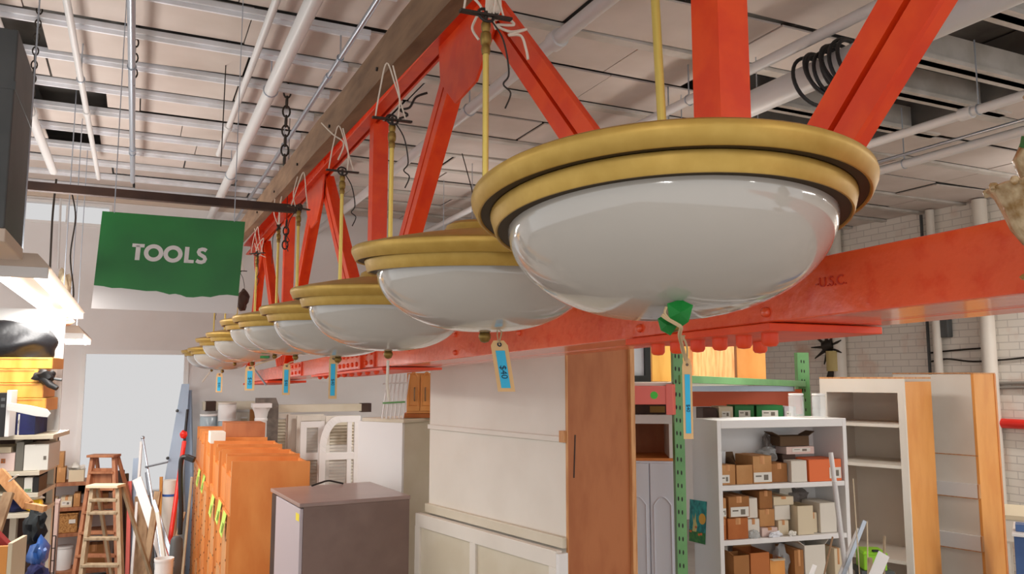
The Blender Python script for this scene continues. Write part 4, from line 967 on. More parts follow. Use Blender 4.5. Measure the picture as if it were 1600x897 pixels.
for y in (pa.y+.4, pb_.y-.6): MB().box((XR-.06, y-.02, pa.z-.02), (XR, y+.02, pa.z+.02)).build('bracket', poleRed, rl)
# wall services
for px, r, lab_ in ((1312, .09, 'fat white pipe running up the brick wall beside the yellow wall horn'), (1466, .05, 'white pipe running up the middle of the brick wall'), (1546, .08, 'white pipe running up the brick wall near the right edge')):
    P = onX(px, 560, XR-.1); tag(MB().cyl((P.x, P.y, 0), (P.x, P.y, ZC-.02), r, n=14).build('wall_pipe', cream, None, True), lab_, 'pipe')
P = onX(1452, 560, XR-.06); wire('wall_conduit', [(P.x, P.y, .0), (P.x, P.y, 4.2)], .02, darkduct, 'dark conduit left of the middle white pipe on the brick wall', 'pipe')
wire('wall_wire', smooth([onX(x, y, XR-.03) for x, y in ((1450, 552), (1475, 549), (1510, 546), (1535, 544), (1543, 540))]), .012, chainm, 'drooping wire on the brick wall, upper of two', 'wire')
wire('wall_wire', smooth([onX(x, y, XR-.03) for x, y in ((1455, 565), (1480, 561), (1520, 565), (1570, 562), (1610, 558))]), .012, chainm, 'drooping wire on the brick wall, lower of two', 'wire')
for k, (y, lab_) in enumerate(((599, 'upper thin grey conduit along the brick wall at the right edge'), (606, 'lower grey conduit along the brick wall at the right edge'))):
    a = onX(1555, y, XR-.03); b = onX(1640, y-1, XR-.03); wire('wall_conduit', [a, b], .02, mat('grey_conduit', sr(140, 134, 126), .5), lab_, 'pipe')
P = onX(1478, 512, XR-.05); tag(MB().box((XR-.1, P.y-.06, P.z-.12), (XR-.01, P.y+.06, P.z+.2)).build('switch_box', darkduct, None, bevel=.01), 'dark switch box high on the brick wall between two white pipes', 'box')
P = onX(1296, 560, XR-.15)
hn = thing('wall_horn', 'dark spiky fitting with a yellow drum on the wall beside the fat pipe', 'fitting', P)
m = MB(); m.cyl(P+Vector((0, .05, .16)), P+Vector((0, -.1, .2)), .1, .07, 12)
for k in range(9):
    a = k*.7; m.cyl(P+Vector((0, 0, .16)), P+Vector((-.05, .28*cos(a), .16+.25*sin(a))), .035, .008, 6)
m.build('arms', chainm, hn, True)
MB().cyl(P+Vector((-.02, -.08, -.18)), P+Vector((-.02, -.08, .1)), .09, n=14).build('yellow_drum', mat('dull_yellow', sr(190, 170, 110), .6), hn, True)
MB().cyl(P+Vector((-.02, -.0, -.32)), P+Vector((-.02, -.05, -.18)), .05, n=12).build('nozzle', chainm, hn, True)
MB().cyl(P+Vector((.1, -.1, -1.2)), P+Vector((.1, -.1, .1)), .02, n=8).build('stem', cream, hn)
# ------------------------------------------------------------------ brown panel cabinet and framed panel
C = at(884, 590, 3.85); a1 = -11.; L = reach(C, a1, 672); Dp = reach(C, a1+90, 986)
F = Fr((C.x, C.y), a1, a1+90)
zt_ = 2.42
pc = thing('closet_unit', 'tall closet unit with white painted front and bare brown plywood side, under the red chord', 'cabinet', F.p(L/2, Dp/2, 0))
MB().fb(F, 0, L, 0, .03, 0, zt_).build('white_front', cream, pc)
MB().fb(F, -.012, 0, 0, Dp-.03, 0, zt_).build('plywood_side', brownply, pc, bevel=.001)
MB().fb(F, -.03, .012, Dp-.03, Dp, 0, zt_).build('edge_board', edgewood, pc, bevel=.002)
MB().fb(F, -.014, -.002, -.006, .0, 0, zt_).build('front_edge', edgewood, pc)
MB().fb(F, 0, L, Dp-.02, Dp, 0, zt_).build('back_board', brownply, pc)
MB().fb(F, L-.02, L, .03, Dp-.02, 0, zt_).build('end_board', creamdk, pc)
za = zpx(884, 690, 3.85); MB().fb(F, -.004, L, -.016, 0, za-.004, za+.022).build('ledge', cream, pc, bevel=.002)
MB().fb(F, -.006, .03, -.02, 0, za-.004, za+.05).build('ledge_end', edgewood, pc)
zs = zpx(884, 846, 3.85); MB().fb(F, -.004, L, -.03, 0, zs-.03, zs+.02).build('ledge', creamdk, pc, bevel=.003)
mk = MB().bar(F.p(-.0128, .045, za+.03), F.p(-.0128, .035, za-.17), .008, .001, (F.v.x, F.v.y, 0)).build('crack', darkbrown, pc)
ff = thing('panel_frame', 'white framed two-panel board leaning at the foot of the closet unit', 'panel', F.p(L/2, -.06, 0))
v0, v1 = -.075, -.04; zr_ = zs-.035
MB().fb(F, -.01, L+.03, v0, v1, zr_-.075, zr_).build('top_rail', cream, ff, bevel=.002)
MB().fb(F, -.01, L+.03, v0, v1, .0, .09).build('bottom_rail', cream, ff, bevel=.002)
for ux in (-.01, L*.52, L-.02): MB().fb(F, ux, ux+.055, v0, v1, .09, zr_-.075).build('stile', cream, ff, bevel=.002)
MB().fb(F, .045, L-.02, v0+.014, v1-.006, .09, zr_-.075).build('inset_panel', creamdk, ff)
MB().fb(F, -.03, -.011, v0, v1+.02, 0, zr_-.01).build('side_strip', white, ff)
# ------------------------------------------------------------------ grey laminate cabinet
C = at(475, 590, 4.55); A1 = -4.; zt_ = zpx(475, 787, 4.55)
Wg = reach(C, 86, 642); Dg = reach(C, A1, 428)
F = Fr((C.x, C.y), 86, A1)
gc = thing('grey_cabinet', 'grey-brown laminate cabinet with a glossy top in the lower left foreground', 'cabinet', F.p(Wg/2, Dg/2, 0))
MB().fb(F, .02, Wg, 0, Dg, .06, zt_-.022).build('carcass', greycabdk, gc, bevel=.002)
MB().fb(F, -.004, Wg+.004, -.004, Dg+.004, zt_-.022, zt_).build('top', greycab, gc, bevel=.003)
dr = MB().fb(F, 0, .019, .004, Dg-.14, .08, zt_-.03).build('door', greydoor, gc, bevel=.002)
MB().fb(F, .004, .019, Dg-.138, Dg-.01, .08, zt_-.03).build('dark_end', darkbrown, gc)
MB().fb(F, .03, Wg-.03, .03, Dg-.03, 0, .06).build('plinth', darkduct, gc)
MB().fb(F, -.0015, 0, .015, .085, zt_-.10, zt_-.06).build('yellow_sticker', mat('yellow_note', sr(226, 206, 60), .7), gc)
lm = thing('wire_frame_bits', 'thin dark curved wire lying on the back of the grey cabinet top', 'wire', F.p(.3, Dg*.9, zt_))
MB().tube(smooth([F.p(.24, Dg-.06, zt_+.006), F.p(.3, Dg-.05, zt_+.02), F.p(.35, Dg-.05, zt_+.03), F.p(.4, Dg-.06, zt_+.02), F.p(.45, Dg-.05, zt_+.006)]), .006, 6).build('wire', blackw, lm, True)
# ------------------------------------------------------------------ row of orange cabinets
tagpos = []
names = ['nearest orange plywood cabinet of the row, beside the grey cabinet', 'second orange cabinet from the front of the row', 'third orange cabinet from the front of the row', 'fourth orange cabinet from the front of the row', 'fifth orange cabinet of the row, with a white block on top',
         'sixth orange cabinet from the front of the row', 'seventh orange cabinet from the front of the row', 'eighth orange cabinet from the front of the row', 'farthest orange cabinet at the back of the row']
C0 = at(368, 590, 5.5); ztc = zpx(368, 721, 5.5)
w0 = reach(C0, degrees(yaw)+90-2, 487)
Pf = at(313, 590, 8.75); hd = degrees(atan2(Pf.x-C0.x, Pf.y-C0.y))
for i in range(9):
    o_ = Vector((C0.x, C0.y, 0))+dirv(hd)*(.42*i); o_.x += .012*sin(i*2.7)
    F = Fr(o_, degrees(yaw)+88, hd); dzc = [0, .015, 0, .02, -.01, .02, .03, .03, .03][i]; zt_ = ztc+dzc; dp = .40
    o = thing('wood_cabinet', names[i], 'cabinet', F.p(w0/2, dp/2, 0), 'row of orange cabinets')
    MB().fb(F, 0, w0, 0, .018, 0, zt_).build('side_panel', orangewood, o, bevel=.001)
    MB().fb(F, 0, w0, dp-.018, dp, 0, zt_).build('side_panel', orangewood, o)
    MB().fb(F, w0-.015, w0, .018, dp-.018, 0, zt_-.01).build('back_panel', orangewood2, o)
    MB().fb(F, .02, w0-.015, .018, dp-.018, zt_-.12, zt_-.10).build('top_board', orangewood, o)
    zl = zt_-.36
    MB().fb(F, -.0025, -.0002, .001, .017, zl, zt_-.001).build('edge_band', edgewood, o)
    MB().fb(F, .002, .02, .018, dp-.018, zl, zt_-.12).build('upper_door', orangewood, o)
    ffm = MB().fb(F, -.018, .0, 0, .035, 0, zl).fb(F, -.018, 0, dp-.06, dp, 0, zl).fb(F, -.018, 0, .035, dp-.06, zl-.05, zl)
    hl = MB()
    for k in range(9): hl.cyl(F.p(-.0195, dp-.03, zl-.12-k*.13), F.p(-.017, dp-.03, zl-.12-k*.13), .009, n=8); 
    for k in range(9): hl.cyl(F.p(-.0195, .018, zl-.16-k*.13), F.p(-.017, .018, zl-.16-k*.13), .008, n=8)
    nA = len(ffm.f); ffm.add(hl.v, hl.f); fo = ffm.build('face_frame', orangewood2, o); fo.data.materials.append(darkbrown)
    for p_ in fo.data.polygons[nA:]: p_.material_index = 1
    for k in range(3): MB().fb(F, -.016, -.003, .04, dp-.065, zl-.45-k*.4, zl-.07-k*.4).build('drawer_front', orangewood if (i+k) % 2 else edgewood, o)
    if i in (0, 1, 2, 5, 6):
        T = thing('green_tag', ['lime green paper tag on the nearest orange cabinet', 'lime green paper tag on the second orange cabinet', 'lime green paper tag on the third orange cabinet', '', '', 'lime green paper tag on the sixth orange cabinet', 'pale green paper tag on the seventh orange cabinet'][i], 'tag', F.p(-.03, .05, zl), 'green paper tags')
        MB().prism([F.p(-.024, .0, zl+.01), F.p(-.03, .13, zl+.02), F.p(-.05, .17, zl-.13), F.p(-.045, .05, zl-.15)], F.u*-.003).build('paper', limetag, T)
        MB().prism([F.p(-.045, .03, zl-.05), F.p(-.042, .06, zl-.05), F.p(-.048, .075, zl-.11), F.p(-.05, .05, zl-.12)], F.u*-.002).build('printed_mark', ink, T)
    if i == 4:
        carton(F, .0, .13, .05, .3, zt_+.001, zt_+.10, boxwhite, 'white block lying on the fifth orange cabinet', tape=False, name='white_block')
    if i == 5:
        carton(F, .14, w0-.02, .02, .34, zt_+.001, zt_+.13, brownply, 'brown drawer box lying on the sixth orange cabinet', tape=False, name='drawer_box', fm=edgewood)
# ------------------------------------------------------------------ white tall cabinet with orange doors on top
C = at(630, 590, 5.45); a1 = -30; L = reach(C, a1, 560); F = Fr((C.x, C.y), a1, 62)
Dp = .62; zt_ = zpx(630, 658, 5.45)
wc = thing('tall_cabinet', 'tall cream cabinet with a worn white side behind the grey cabinet', 'cabinet', F.p(L/2, Dp/2, 0))
MB().fb(F, 0, L, 0, .02, 0, zt_-.012).build('white_side', white, wc, bevel=.002)
MB().fb(F, 0, .02, .02, Dp, 0, zt_-.012).build('front', creamdk, wc)
MB().fb(F, .02, L, .02, Dp, 0, zt_-.013).build('carcass', cream, wc)
MB().fb(F, -.015, L*.9, -.005, Dp+.03, zt_-.012, zt_+.012).build('top_board', creamdk, wc, bevel=.003)
F2 = fr_at(636, 5.6, degrees(yaw)+90-4); w2 = reach(F2.o, degrees(yaw)+86, 677); zz = zt_+.014
hz = zpx(655, 583, 5.6)
oc = thing('small_cabinet', 'small orange double-door wall cabinet on top of the tall cream cabinet', 'cabinet', F2.p(w2/2, .12, zz))
MB().fb(F2, 0, w2, 0, .26, zz+.03, hz).build('carcass', yelwood2, oc, bevel=.002)
MB().fb(F2, -.02, w2+.01, -.01, .27, zz, zz+.028).build('base_board', cardred, oc)
twodoors(yelwood2, oldwood)(F2, w2, .26, zz+.035, hz, oc)
rk2 = thing('wire_shelf', 'white wire shelf leaning on top of the tall cream cabinet beside the orange doors', 'rack', at(612, 650, 5.5))
b0 = zt_+.014
for k in range(6):
    x0 = 597+k*6.5; x1 = 607+k*6.5
    a = at(x0, 656, 5.5); b = at(x1, 585, 5.55); a.z = b0
    MB().cyl(a, b, .006, n=8).build('wire', white, rk2, True)
MB().cyl(at(598, 630, 5.5), at(633, 628, 5.5), .006, n=8).build('cross_wire', rackgreen, rk2, True)
MB().cyl(at(598, 600, 5.53), at(636, 598, 5.53), .005, n=8).build('cross_wire', white, rk2, True)
# ------------------------------------------------------------------ things against the back wall
def plate(px0, px1, py0, py1, d, dep, m, name, label, cat, turn=0, z0=0., base=None):
    F = fr_at(px0, d, degrees(yaw)+90+turn); w = reach(F.o, degrees(yaw)+90+turn, px1); z1 = zpx((px0+px1)/2, py0, d)
    zb0 = z0 if py1 is None else zpx((px0+px1)/2, py1, d)
    return F, w, zb0, z1
WT = -degrees(yaw)   # facing like the back wall
def louver(px0, px1, py0, d, label, grp='louvred shutters against the back wall'):
    F, w, z0, z1 = plate(px0, px1, py0, None, d, .03, None, '', '', '', WT)
    o = thing('louvre_shutter', label, 'shutter', F.p(w/2, 0, 0), grp)
    st = .05; m = MB()
    m.fb(F, 0, st, 0, .03, 0, z1).fb(F, w-st, w, 0, .03, 0, z1)
    for a, b in ((0, .1), (z1*.5, z1*.5+.06), (z1-.06, z1)): m.fb(F, st, w-st, 0, .03, a, b)
    m.build('frame', cream, o, bevel=.002)
    l = MB(); z = .12
    while z < z1-.08:
        l.prism([F.p(st, .0, z), F.p(w-st, .0, z), F.p(w-st, .024, z+.03), F.p(st, .024, z+.03)], Vector((0, 0, .006))); z += .036
    o2 = l.build('louvres', creamdk, o); o2['kind'] = 'stuff'
    return o
louver(430, 454, 646, 9.35, 'narrow louvred shutter left of the plain cream door, against the back wall')
louver(466, 509, 650, 9.35, 'louvred shutter behind the square-topped window sash')
louver(511, 563, 650, 9.35, 'louvred shutter behind the arched window sash')
louver(372, 394, 644, 9.55, 'small louvred shutter left of the white column')
F, w, z0, z1 = plate(455, 466, 648, None, 9.4, .03, None, '', '', '', WT)
dco = thing('plain_door', 'plain cream door leaf between louvred shutters on the back wall', 'door', F.p(w/2, 0, 0))
MB().fb(F, -.02, w+.3, .0, .03, 0, z1).build('leaf', cream, dco, bevel=.002)
MB().fb(F, .02, w-.02, -.004, 0, .2, z1-.1).build('raised_panel', cream, dco, bevel=.002)
def header(px0, px1, py0, py1, d, bpx, label):
    F, w, z0, z1 = plate(px0, px1, py0, py1, d, .1, None, '', '', '', WT)
    o = thing('hanging_header_board', label, 'board', F.p(w/2, 0, z0))  # board is simply set at height; no hanger is modelled
    MB().fb(F, 0, w, 0, .12, z0, z1).build('board', creamdk, o, bevel=.002)
    a = reach(F.o, degrees(yaw)+90+WT, bpx[0]); b = reach(F.o, degrees(yaw)+90+WT, bpx[1])
    MB().fb(F, a, b, -.006, .124, z0-.012, z1+.006).build('dark_end', darkbrown, o)
    return o
header(424, 580, 633, 645, 9.32, (565, 580), 'long cream header board with a dark right end above the shutters')
header(319, 398, 628, 641, 9.32, (321, 337), 'cream header board with a dark left end behind the column')
def sash(px0, px1, py0, d, arch, label):
    F, w, z0, z1 = plate(px0, px1, py0, None, d, .04, None, '', '', '', WT+3)
    o = thing('window_sash', label, 'window', F.p(w/2, 0, 0), 'old window sashes')
    t = .07; m = MB()
    if arch:
        n = 10; out = [(0, 0)]+[(w*.42*(1-cos(pi/2*k/n)), z1-.36+.36*sin(pi/2*k/n)) for k in range(n+1)]+[(w, z1)]
        inn = [(t, 0)]+[(t+(w*.42-t*.4)*(1-cos(pi/2*k/n)), z1-.38-t*.5+(.38-t*.5)*sin(pi/2*k/n)) for k in range(n+1)]+[(w, z1-t)]
    else:
        out = [(0, 0), (0, z1), (w, z1)]; inn = [(t, 0), (t, z1-t), (w, z1-t)]
    for i in range(len(out)-1):
        m.prism([F.p(*[out[i][0], 0, out[i][1]]), F.p(out[i+1][0], 0, out[i+1][1]), F.p(inn[i+1][0], 0, inn[i+1][1]), F.p(inn[i][0], 0, inn[i][1])], F.v*.04)
    m.fb(F, w-t, w, 0, .04, 0, z1-t)
    zr = zpx(530, 714, d)
    m.fb(F, t, w-t, .002, .038, zr-.04, zr+.04)
    if arch: m.fb(F, w*.68, w*.68+.05, .003, .037, .0, z1-t)
    m.build('frame', white, o, bevel=.002)
    MB().fb(F, t, w-t, .018, .021, .05, z1-t-(.25 if arch else 0)).build('pane', glass, o)
sash(472, 508, 659, 9.22, False, 'square-topped white window sash left of the arched one')
sash(502, 564, 651, 9.12, True, 'white window sash with a curved top leaning by the worn cabinet side')
C = at(410, 590, 9.0); zt_ = zpx(410, 630, 9.0)
cm = thing('round_column', 'white turned column with a capital standing behind the orange cabinets', 'column', (C.x, C.y, 0))
zz = zt_
MB().lathe([(.0005, 0), (.1, 0), (.1, .08), (.078, .1), (.07, zz*.5), (.064, zz-.2), (.07, zz-.19), (.07, zz-.17), (.064, zz-.16), (.075, zz-.1), (.095, zz-.06), (.1, zz-.05), (.0005, zz-.05)], (C.x, C.y, 0), 32).build('shaft', white, cm, True)
MB().box((C.x-.1, C.y-.1, zz-.05), (C.x+.1, C.y+.1, zz)).build('capital_block', white, cm, bevel=.004)
F, w, z0, z1 = plate(401, 431, 622, None, 9.2, .05, None, '', '', '', WT)
tag(MB().fb(F, 0, w, 0, .05, 0, z1).prism([F.p(w, 0, z1), F.p(w+.03, 0, z1-.08), F.p(w+.03, 0, 0), F.p(w, 0, 0)], F.v*.05).build('stone_slab', mat('dark_slab', sr(128, 116, 106), .6, 0, sr(104, 94, 86), 14), None), 'dark grey slab leaning behind the white column', 'slab')
F, w, z0, z1 = plate(393, 400, 640, None, 9.25, .05, None, '', '', '', WT)
tag(MB().fb(F, 0, w, 0, .05, 0, z1).fb(F, -.008, w+.008, -.01, .06, 0, .1).build('wood_post', cardboard2, None), 'narrow brown post left of the white column', 'post')
# crate, jar and drum behind the orange cabinets stand on a plain cabinet
F, w, z0, z1 = plate(317, 378, 686, None, 9.05, .3, None, '', '', '', WT)
st = thing('low_cabinet', 'low white cabinet behind the far orange cabinets carrying jars', 'cabinet', F.p(w/2, .1, 0))
MB().fb(F, 0, w, 0, .3, .05, z1).fb(F, .03, w-.03, .03, .27, 0, .05).build('carcass', white, st, bevel=.003)
MB().fb(F, .02, w-.02, -.015, -.001, .08, z1-.03).build('door', cream, st, bevel=.002)
def drum(px, r, y0, y1, d, m, label, lid, name='drum'):
    c = at(px, 590, d); za, zb2 = y1, zpx(px, y0, d); c = Vector((c.x, c.y, za))
    o = thing(name, label, 'jar', c); h = zb2-za
    MB().lathe([(.0005, 0), (r*.95, 0), (r, h*.05), (r, h*.86), (r*.9, h*.92), (r*.85, h*.92), (r*.93, h*.84), (r*.93, .02), (.0005, .02)], c, 28).build('body', m, o, True)
    MB().lathe([(.0005, h*.92), (r*1.02, h*.92), (r*1.02, h), (.0005, h)], c, 28).build('lid', lid, o, True)
zj = z1+.001
drum(329, .095, 647, zj, 9.16, mat('jar_glass_blue', sr(190, 206, 214), .1, 0, None, alpha=.6), 'pale glass jar behind the far orange cabinets, left of two', white)
drum(358, .10, 655, zj, 9.16, mat('jar_glass_blue', (1, 1, 1)), 'pale glass jar under the white drum behind the orange cabinets', white)
drum(357, .098, 629, zpx(358, 655, 9.16)+.001, 9.16, white, 'white drum stacked on the right glass jar', cream, 'white_drum')
# ------------------------------------------------------------------ back-left: shelving, ladders, leaning stock
dB = 8.55
F = fr_at(66, dB, degrees(yaw)+90+WT); w = reach(F.o, 90, 196)
sb = thing('wooden_shelving', 'wooden shelving full of boxes under the bright window', 'shelving', F.p(w/2, .2, 0))
zsv = [zpx(110, 757, dB), zpx(110, 797, dB), zpx(110, 838, dB), .12]
for z in zsv: MB().fb(F, 0, w, 0, .42, z-.035, z).build('shelf', ladderred, sb, bevel=.002)
for u_ in (0, w-.05):
    for v in (.0, .37): MB().fb(F, u_, u_+.05, v+.001, v+.049, 0, zsv[0]-.035).build('post', darkbrown, sb)
MB().fb(F, .0, w, .42, .43, 0, zsv[0]).build('back_panel', darkbrown, sb)
sB = 1262/dB
ub = lambda px: reach(F.o, 90, px)
FB = F
def lb(x0, x1, y0, z, m, label, v0=.05, dep=.2, grp='boxes on the wooden shelving', **kw):
    zc_ = zpx(100, y0, dB)
    return carton(FB, ub(x0), ub(x1), v0, v0+dep, z+.0015, max(zc_, z+.03), m, label, group=grp, **kw)
lb(67, 87, 728, zsv[0], yelwood, 'yellow tin box with a white roundel on top of the shelving, left end', lab=(.1, .75, .2, .85), tape=False, name='tin_box')
lb(90, 108, 733, zsv[0], cardboard, 'brown box on top of the shelving right of the yellow tin')
lb(84, 104, 709, zpx(100, 733, dB), cardboard, 'brown box with a dark printed square, stacked topmost at left of the shelving', lab=(.1, .55, .2, .85), lm=mat('dark_print', sr(96, 80, 70), .8))
lb(113, 137, 738, zsv[0], boxcream, 'cream open box stuffed with white paper on top of the shelving', flaps='b', fh=.2)
tag(MB().blob(FB.p(ub(125), .15, zpx(100, 737, dB)), .07, .06, .045, 2, .4).build('crumpled_paper', paper, None, True), 'crumpled white paper heaped in the cream box on the shelving', 'paper')
lb(88, 98, 782, zsv[1], boxcream, 'small cream box on the second shelf at left')
lb(103, 121, 781, zsv[1], boxcream, 'cream box with brown lid on the second shelf', lab=(.1, .9, .2, .6))
lb(123, 133, 776, zsv[1], cardboard, 'tan box right of the cream box on the second shelf')
bk2 = tag(MB().fb(FB, ub(101), ub(131), .03, .3, zsv[2]+.0015, zpx(100, 808, dB)).fb(FB, ub(100), ub(132), .02, .31, zpx(100, 809, dB), zpx(100, 806, dB)).build('wicker_basket', wicker, None, bevel=.006), 'brown wicker basket on the third shelf left of the ladders', 'basket')
MB().fb(FB, ub(118), ub(128), .02, .029, zsv[2]+.1, zsv[2]+.14).build('paper_label', paper, bk2)
lb(140, 178, 862, zsv[3], cardboard2, 'large brown box at the bottom of the shelving behind the ladder', v0=.1)
lb(148, 176, 780, zsv[1], cardboard2, 'dull brown box on the second shelf behind the ladder', v0=.15)
c = FB.p(ub(112), .15, zsv[3]+.0015)
bu_ = thing('white_bucket', 'white plastic tub on the bottom shelf left of the ladder', 'tub', c)
hb_ = zpx(112, 864, dB)-c.z
MB().lathe([(.0005, 0), (.075, 0), (.085, hb_*.5), (.085, hb_*.95), (.078, hb_), (.074, hb_), (.08, hb_*.92), (.07, .01), (.0005, .01)], c, 24).build('tub', white, bu_, True)
MB().lathe([(.0005, hb_), (.09, hb_), (.09, hb_+.02), (.0005, hb_+.02)], c, 24).build('lid', white, bu_, True)
# orange board, white box panel, wire rack
def stick(name, p0, p1, d0, d1, w, t, m, label, cat, floor=True, side=None, rnd=False):
    a = at(p0[0], p0[1], d0); b = at(p1[0], p1[1], d1)
    if floor and b.z > .012:
        k = (a.z-.012)/(a.z-b.z); b = a+(b-a)*k
    m_ = MB()
    if rnd: m_.tube([a, b], w/2, 10)
    else: m_.bar(a, b, w, t, side if side is not None else CR)
    return tag(m_.build(name, m, None, rnd, bevel=0 if rnd else .002), label, cat)
stick('orange_board', (79, 757), (68, 897), 8.1, 7.95, .10, .03, orangewood2, 'orange plank leaning against the left end of the wooden shelving', 'board')
F, w, z0, z1 = plate(80, 101, 785, None, 8.2, .2, None, '', '', '', WT)
tag(MB().fb(F, 0, w, 0, .2, 0, z1-.02).fb(F, -.006, w+.006, -.006, .206, z1-.02, z1).build('tall_carton', pinkpaper, None, bevel=.003), 'tall pale carton standing between the orange plank and the wooden shelving', 'box')
wr = thing('wire_rack', 'small dark wire rack standing in front of the tall pale carton', 'rack', F.p(w/2, -.1, 0))
zw = zpx(90, 842, 8.0); m = MB()
for u_ in (0, w*.5, w): m.tube([F.p(u_, -.12, 0), F.p(u_, -.12, zw)], .006, 6)
for k in range(5): m.tube([F.p(0, -.12, zw*(.2+.2*k)), F.p(w, -.12, zw*(.2+.2*k))], .005, 6)
for u_ in (0, w):
    m.tube([F.p(u_, -.12, .02), F.p(u_, -.03, .02)], .006, 6)
m.build('wires', blackw, wr, True)
# ladders
def ladder(pl, pr, ytop, bl, br, ybot, d, dback, m, label, steps, capm, board=None):
    tl = at(pl, ytop, d); tr = at(pr, ytop, d); a = at(bl, ybot, d-.3); b = at(br, ybot, d-.3)
    ka = (tl.z-.0)/(tl.z-a.z); a = tl+(a-tl)*ka; kb = tr.z/(tr.z-b.z); b = tr+(b-tr)*kb
    o = thing('step_ladder', label, 'ladder', ((a+b)/2*1).xyz*Vector((1, 1, 0)) if False else Vector(((a.x+b.x)/2, (a.y+b.y)/2, 0)))
    MB().bar(tl, a, .035, .06, CR).build('rail', m, o, bevel=.003); MB().bar(tr, b, .035, .06, CR).build('rail', m, o, bevel=.003)
    for k, yy in enumerate(steps):
        s = (ytop-yy)/(ytop-ybot); 
        q0 = tl+(a-tl)*(s/ka if False else min(.97, (tl.z-zpx((pl+bl)/2, yy, d-.3*s))/tl.z)); q1 = tr+(b-tr)*min(.97, (tl.z-zpx((pl+bl)/2, yy, d-.3*s))/tl.z)
        MB().bar(q0, q1, .09, .022, CW).build('step', m, o, bevel=.002)
    cw_ = Vector((CW[0], CW[1], 0))
    MB().bar(tl-Vector((CR[0], CR[1], 0))*.03, tr+Vector((CR[0], CR[1], 0))*.03, .16, .025, CW).build('top_cap', capm, o, bevel=.003)
    for q, e in ((tl, a), (tr, b)):
        g = Vector((e.x, e.y, 0))+cw_*.75
        MB().bar(q+cw_*.06, g, .025, .035, CR).build('rear_leg', m, o)
    if board:
        za = zpx(160, board[0], d); zb2 = zpx(160, board[1], d)
        MB().bar(tl+Vector((0, 0, (za+zb2)/2-tl.z))-cw_*.03, tr+Vector((0, 0, (za+zb2)/2-tr.z))-cw_*.03, .02, za-zb2, CW).build('cross_board', capm, o, bevel=.002)
    return o
ladder(146, 179, 712, 117, 184, 897, 8.25, 8.6, ladderred, 'taller red-brown wooden step ladder standing behind the pale one', (738, 764, 800, 832, 868), ladderred, (731, 754))
ladder(146, 185, 759, 128, 189, 897, 7.45, 7.8, ladderwood, 'shorter pale wooden step ladder in front of the shelving', (781, 801, 841, 883), boxcream)
# leaning stock between the ladders and the orange cabinets
L_ = [('dark_plank', (189, 735), (187, 897), 8.6, 8.35, .07, .03, darkbrown, 'dark brown plank right of the taller ladder', 'plank'),
 ('dark_plank', (197, 740), (194, 897), 8.65, 8.45, .05, .03, carddk, 'second dark plank just right of the darkest one', 'plank'),
 ('pink_board', (203, 752), (199, 897), 8.6, 8.35, .04, .02, rackpink, 'thin pinkish board beside the dark planks', 'board'),
 ('grey_board', (213, 716), (203, 897), 8.75, 8.42, .06, .02, bluegrey, 'pale blue-grey board with tapering tip beside the window', 'board'),
 ('white_trim', (221, 690), (206, 897), 8.75, 8.1, .025, .02, white, 'thin white trim leaning left of the broad white board', 'trim piece'),
 ('white_board', (214, 748), (264, 897), 8.3, 7.9, .09, .02, white, 'broad white board leaning diagonally across the window corner', 'board'),
 ('brown_plank', (222, 775), (216, 897), 8.45, 8.3, .14, .02, oldwood, 'wide weathered plank behind the broad white board', 'plank'),
 ('brown_plank', (247, 768), (226, 897), 8.0, 7.8, .06, .03, oldwood, 'weathered pole-like plank leaning to the left over the white board', 'plank'),
 ('white_batten', (246, 800), (259, 897), 7.7, 7.6, .035, .02, paper, 'thin pale batten right of the weathered plank', 'batten'),
 ('brown_plank', (262, 800), (268, 897), 8.78, 8.7, .06, .03, cardboard2, 'dark reddish plank beside the white tub', 'plank'),
 ('orange_strip', (252, 745), (250, 897), 8.62, 8.6, .03, .02, yelwood2, 'thin orange strip between the rods and the white cylinder', 'strip'),
 ('wood_strip', (288, 800), (258, 897), 7.6, 7.35, .03, .015, oldwood, 'thin wooden strip leaning right of the white bucket', 'strip'),
 ('steel_strip', (209, 742), (207, 897), 8.95, 8.8, .02, .012, galv, 'narrow steel strip between the pinkish board and the blue-grey board', 'strip'),
 ('grey_plank', (231, 770), (236, 897), 9.0, 8.95, .07, .02, mat('grey_wood', sr(150, 140, 128), .7, 0, sr(124, 114, 102), 5), 'grey plank standing behind the weathered pole-like plank', 'plank'),
 ('aluminium_channel', (240, 782), (277, 897), 7.9, 7.55, .035, .02, galv, 'shiny aluminium channel leaning to the left near the white bucket', 'channel'),
 ('aluminium_channel', (228, 738), (246, 897), 8.75, 8.62, .018, .015, galv, 'slim aluminium channel crossing behind the broad white board', 'channel'),
 ('dark_plank', (246, 812), (246, 897), 8.72, 8.7, .06, .02, carddk, 'short dark plank left of the white cylinder', 'plank'),
 ('jamb_board', (294, 610), (297, 897), 9.3, 9.1, .08, .03, bluegrey, 'tall blue-grey jamb board between the window and the orange cabinets', 'board'),
 ('wood_strip', (300, 745), (285, 897), 7.0, 6.9, .02, .012, ladderwood, 'light wooden strip leaning against the orange cabinets', 'strip')]
for a in L_: stick(*a)
pd = thing('door_panel', 'tall tapering blue-white panel leaning at the right side of the bright window', 'panel', at(275, 700, 8.9))
pp = [at(x, y, d_) for x, y, d_ in ((284, 600, 9.25), (296, 600, 9.25), (280, 800, 8.9), (252, 800, 8.9), (258, 745, 8.98))]
bt = [Vector((p.x, p.y, 0)) for p in ()]
MB().prism(pp, Vector((0, .02, 0))).build('panel', bluegrey, pd)
MB().prism([pp[3], pp[2], pp[2]+Vector((0, -.05, .012-pp[2].z)), pp[3]+Vector((0, -.05, .012-pp[3].z))], Vector((0, .02, 0))).build('lower_panel', bluegrey, pd)
